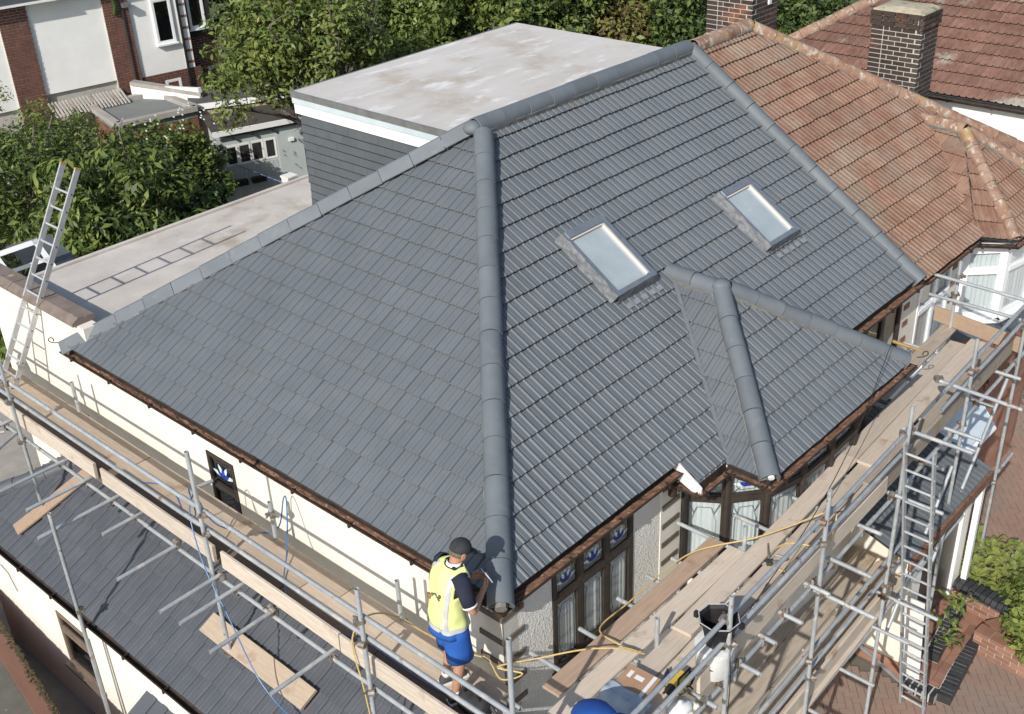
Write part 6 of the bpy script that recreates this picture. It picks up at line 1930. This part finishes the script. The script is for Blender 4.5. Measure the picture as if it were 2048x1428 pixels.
# trainers and socks
for sd in ('l', 'r'):
    an = w1.J['an_' + sd]
    rings = []
    for x, rx, h0, h1 in ((-.07, .028, 0, .07), (-.05, .042, 0, .1), (0, .044, 0, .1), (.07, .047, 0, .075), (.14, .05, 0, .055), (.19, .042, 0, .045), (.215, .02, .005, .03)):
        c = an + V((x, 0, -an.z))
        rings.append([c + V((0, rx * math.cos(k * math.pi / 6), (h0 + h1) / 2 + (h1 - h0) / 2 * math.sin(k * math.pi / 6))) for k in range(12)])
    sh_o = w1.part(MB().loft(rings), 'trainer', M_shoe)
    w1.part(MB().obox(an + V((.07, 0, -an.z + .008)), (.145, 0, 0), (0, .05, 0), (0, 0, .009)), 'sole', M_white, sh_o, smooth=False)
    w1.limb([an + V((0, 0, -.0)), an + V((.0, 0, .05))], [.042, .043], 'sock', M_white)
# cap, ears, nose, hair
hc = w1.J['head']
tilt = Matrix.Rotation(R_(22), 3, 'Y')
hp_ = lambda x, y, z: hc + tilt @ V((x, y, z))
cap = MB(); rings = []
for k in range(7):
    a = k / 6 * math.pi / 2
    rings.append([hp_(.104 * math.cos(a) * math.cos(q * math.pi / 9), .09 * math.cos(a) * math.sin(q * math.pi / 9), .02 + .095 * math.sin(a)) for q in range(18)])
rings.insert(0, [hp_(.105 * math.cos(q * math.pi / 9), .091 * math.sin(q * math.pi / 9), .0) for q in range(18)])
cap_o = w1.part(cap.loft(rings[:-1] + [[hp_(.004 * math.cos(q * math.pi / 9), .004 * math.sin(q * math.pi / 9), .116) for q in range(18)]]), 'cap', M_capm)
br = MB(); g_ = []
for i in range(9):
    t = -1.05 + 2.1 * i / 8
    g_.append([hp_(.1 * math.cos(t), .088 * math.sin(t), .012), hp_(.1 * math.cos(t) + .035 * math.cos(t), .09 * math.sin(t), .006), hp_(.1 + .075 * math.cos(t * .95), .08 * math.sin(t), -.004 - .008 * abs(t))])
for i in range(8):
    for j in range(2): br.add([g_[i][j], g_[i][j + 1], g_[i + 1][j + 1], g_[i + 1][j]], [(0, 1, 2, 3)])
bo = w1.part(br, 'cap_peak', M_capm, cap_o); bo.modifiers.new('cloth', 'SOLIDIFY').thickness = .007
for k in (1, -1):
    w1.part(MB().loft([[hp_(-.005 + r * .026 * math.cos(q * .5236), k * (.078 + h), -.022 + r * .036 * math.sin(q * .5236)) for q in range(12)] for r, h in ((.7, 0), (1, .012), (.9, .02), (.3, .014))]), 'ear', M_skin)
    w1.part(MB().loft([ellring(hp_(.083, k * .032, -.01 + z_), .012 * s_, .012 * s_, n=8) for z_, s_ in ((-.012, .2), (-.006, 1), (.006, 1), (.012, .2))]), 'eye', M_white)
w1.part(MB().loft([ellring(hp_(.088, 0, .0), .006, .008, n=8), ellring(hp_(.1, 0, -.03), .012, .014, n=8), ellring(hp_(.09, 0, -.045), .008, .01, n=8)]), 'nose', M_skin)
w1.part(MB().path([hp_(.084, -.024, -.068), hp_(.09, 0, -.07), hp_(.084, .024, -.068)], .005, 6), 'mouth', mat('lips', (.3, .13, .1)))
w1.part(MB().loft([[hp_(-.0 + .098 * math.cos(q), .086 * math.sin(q), z_) for q in [math.pi * (.55 + .9 * k / 14) for k in range(15)]] + [hp_(.09 * math.cos(q) * .9, .078 * math.sin(q) * .9, z_) for q in [math.pi * (1.45 - .9 * k / 14) for k in range(15)]] for z_ in (-.045, -.02, .01)]), 'hair', M_hair)
# phone in both hands
ph = thing('phone', 'pale phone held up in both hands of the worker', 'phone', w1.W((.42, 0, 1.17)))
pc = V((.41, 0, 1.195)); px_ = V((0, 1, 0)); pz_ = V((-.35, 0, .75)).normalized(); pn = px_.cross(pz_)
def PW(mb, name, m):
    mb.v = [tuple(w1.W(q)) for q in mb.v]; return mb.build(name, m, ph)
PW(MB().obox(pc, px_ * .078, pz_ * .038, pn * .005), 'phone_body', M_paleblue); PW(MB().obox(pc - pn * .0058, px_ * .07, pz_ * .033, pn * .001), 'screen', M_dark)
PW(MB().obox(pc + pn * .006 + px_ * .05 + pz_ * .02, px_ * .012, pz_ * .012, pn * .002), 'camera_bump', M_black)

# ---- second worker bending over the dust sheet at the bottom edge
J2 = dict(pelvis=(-.05, 0, .36), spine=(.08, 0, .5), chest=(.24, 0, .6), neck=(.37, 0, .64), skull0=(.42, 0, .65), head=(.49, 0, .65), crown=(.54, 0, .64),
          sh_l=(.27, .18, .6), sh_r=(.27, -.18, .6), el_l=(.1, .4, .38), el_r=(.42, -.24, .38), wr_l=(-.12, .43, .2), wr_r=(.6, -.14, .18), ha_l=(-.22, .43, .14), ha_r=(.68, -.1, .12),
          hip_l=(-.05, .1, .34), hip_r=(-.05, -.1, .34), kn_l=(.3, .17, .44), kn_r=(.28, -.16, .3), an_l=(.12, .16, .085), an_r=(-.02, -.17, .085))
w2 = Figure('person', 'second worker in blue top bending at the bottom edge beside the dust sheet', (-.17, -1.19, DK + .004), R_(-130), J2)
rings = []
for (x, z, rx, rz, tl) in ((-.12, .34, .16, .13, .5), (.0, .46, .185, .13, .7), (.12, .55, .19, .125, .75), (.24, .615, .2, .12, .8), (.32, .645, .15, .1, .8), (.38, .655, .08, .08, .8)):
    d = V((math.cos(tl), 0, math.sin(tl))) if False else V((.8, 0, .55)).normalized(); n2 = V((-d.z, 0, d.x))
    rings.append([V((x, 0, z)) + V((0, 1, 0)) * rx * math.cos(k * math.pi / 9) + n2 * rz * math.sin(k * math.pi / 9) for k in range(18)])
w2.part(MB().loft(rings), 'blue_top', M_blues)
for sd, k in (('l', 1), ('r', -1)):
    a, e = w2.J['sh_' + sd], w2.J['el_' + sd]
    w2.limb([a + V((0, -k * .05, .01)), a, a.lerp(e, .4), a.lerp(e, .8)], [.085, .085, .072, .07], 'sleeve', M_blues, wr=.006)
    h, kn, an = w2.J['hip_' + sd], w2.J['kn_' + sd], w2.J['an_' + sd]
    w2.limb([h, h.lerp(kn, .5), kn], [.11, .1, .09], 'trouser_leg', M_navys, wr=.01); w2.limb([kn, kn.lerp(an, .5), an], [.085, .075, .065], 'trouser_leg', M_navys, wr=.01)
    rings = []
    for x, rx, h1 in ((-.07, .028, .07), (-.05, .042, .1), (0, .044, .1), (.07, .047, .075), (.14, .05, .055), (.19, .042, .045), (.215, .02, .03)):
        c = an + V((x, 0, -an.z)); rings.append([c + V((0, rx * math.cos(q * math.pi / 6), h1 / 2 + h1 / 2 * math.sin(q * math.pi / 6))) for q in range(12)])
    w2.part(MB().loft(rings), 'boot', M_shoe)
hc2 = w2.J['head']
w2.part(MB().loft([ellring(hc2 + V((.0, 0, .02)), .1, .09, n=16), ellring(hc2 + V((.0, 0, .06)), .098, .088, n=16), ellring(hc2 + V((.0, 0, .1)), .07, .06, n=16), ellring(hc2 + V((.0, 0, .117)), .02, .02, n=16)]), 'cap', M_capm)
w2.part(MB().loft([ellring(hc2 + V((.1, 0, -.03)), .012, .012, n=8), ellring(hc2 + V((.115, 0, -.045)), .014, .014, n=8), ellring(hc2 + V((.1, 0, -.06)), .008, .008, n=8)]), 'nose', M_skin)
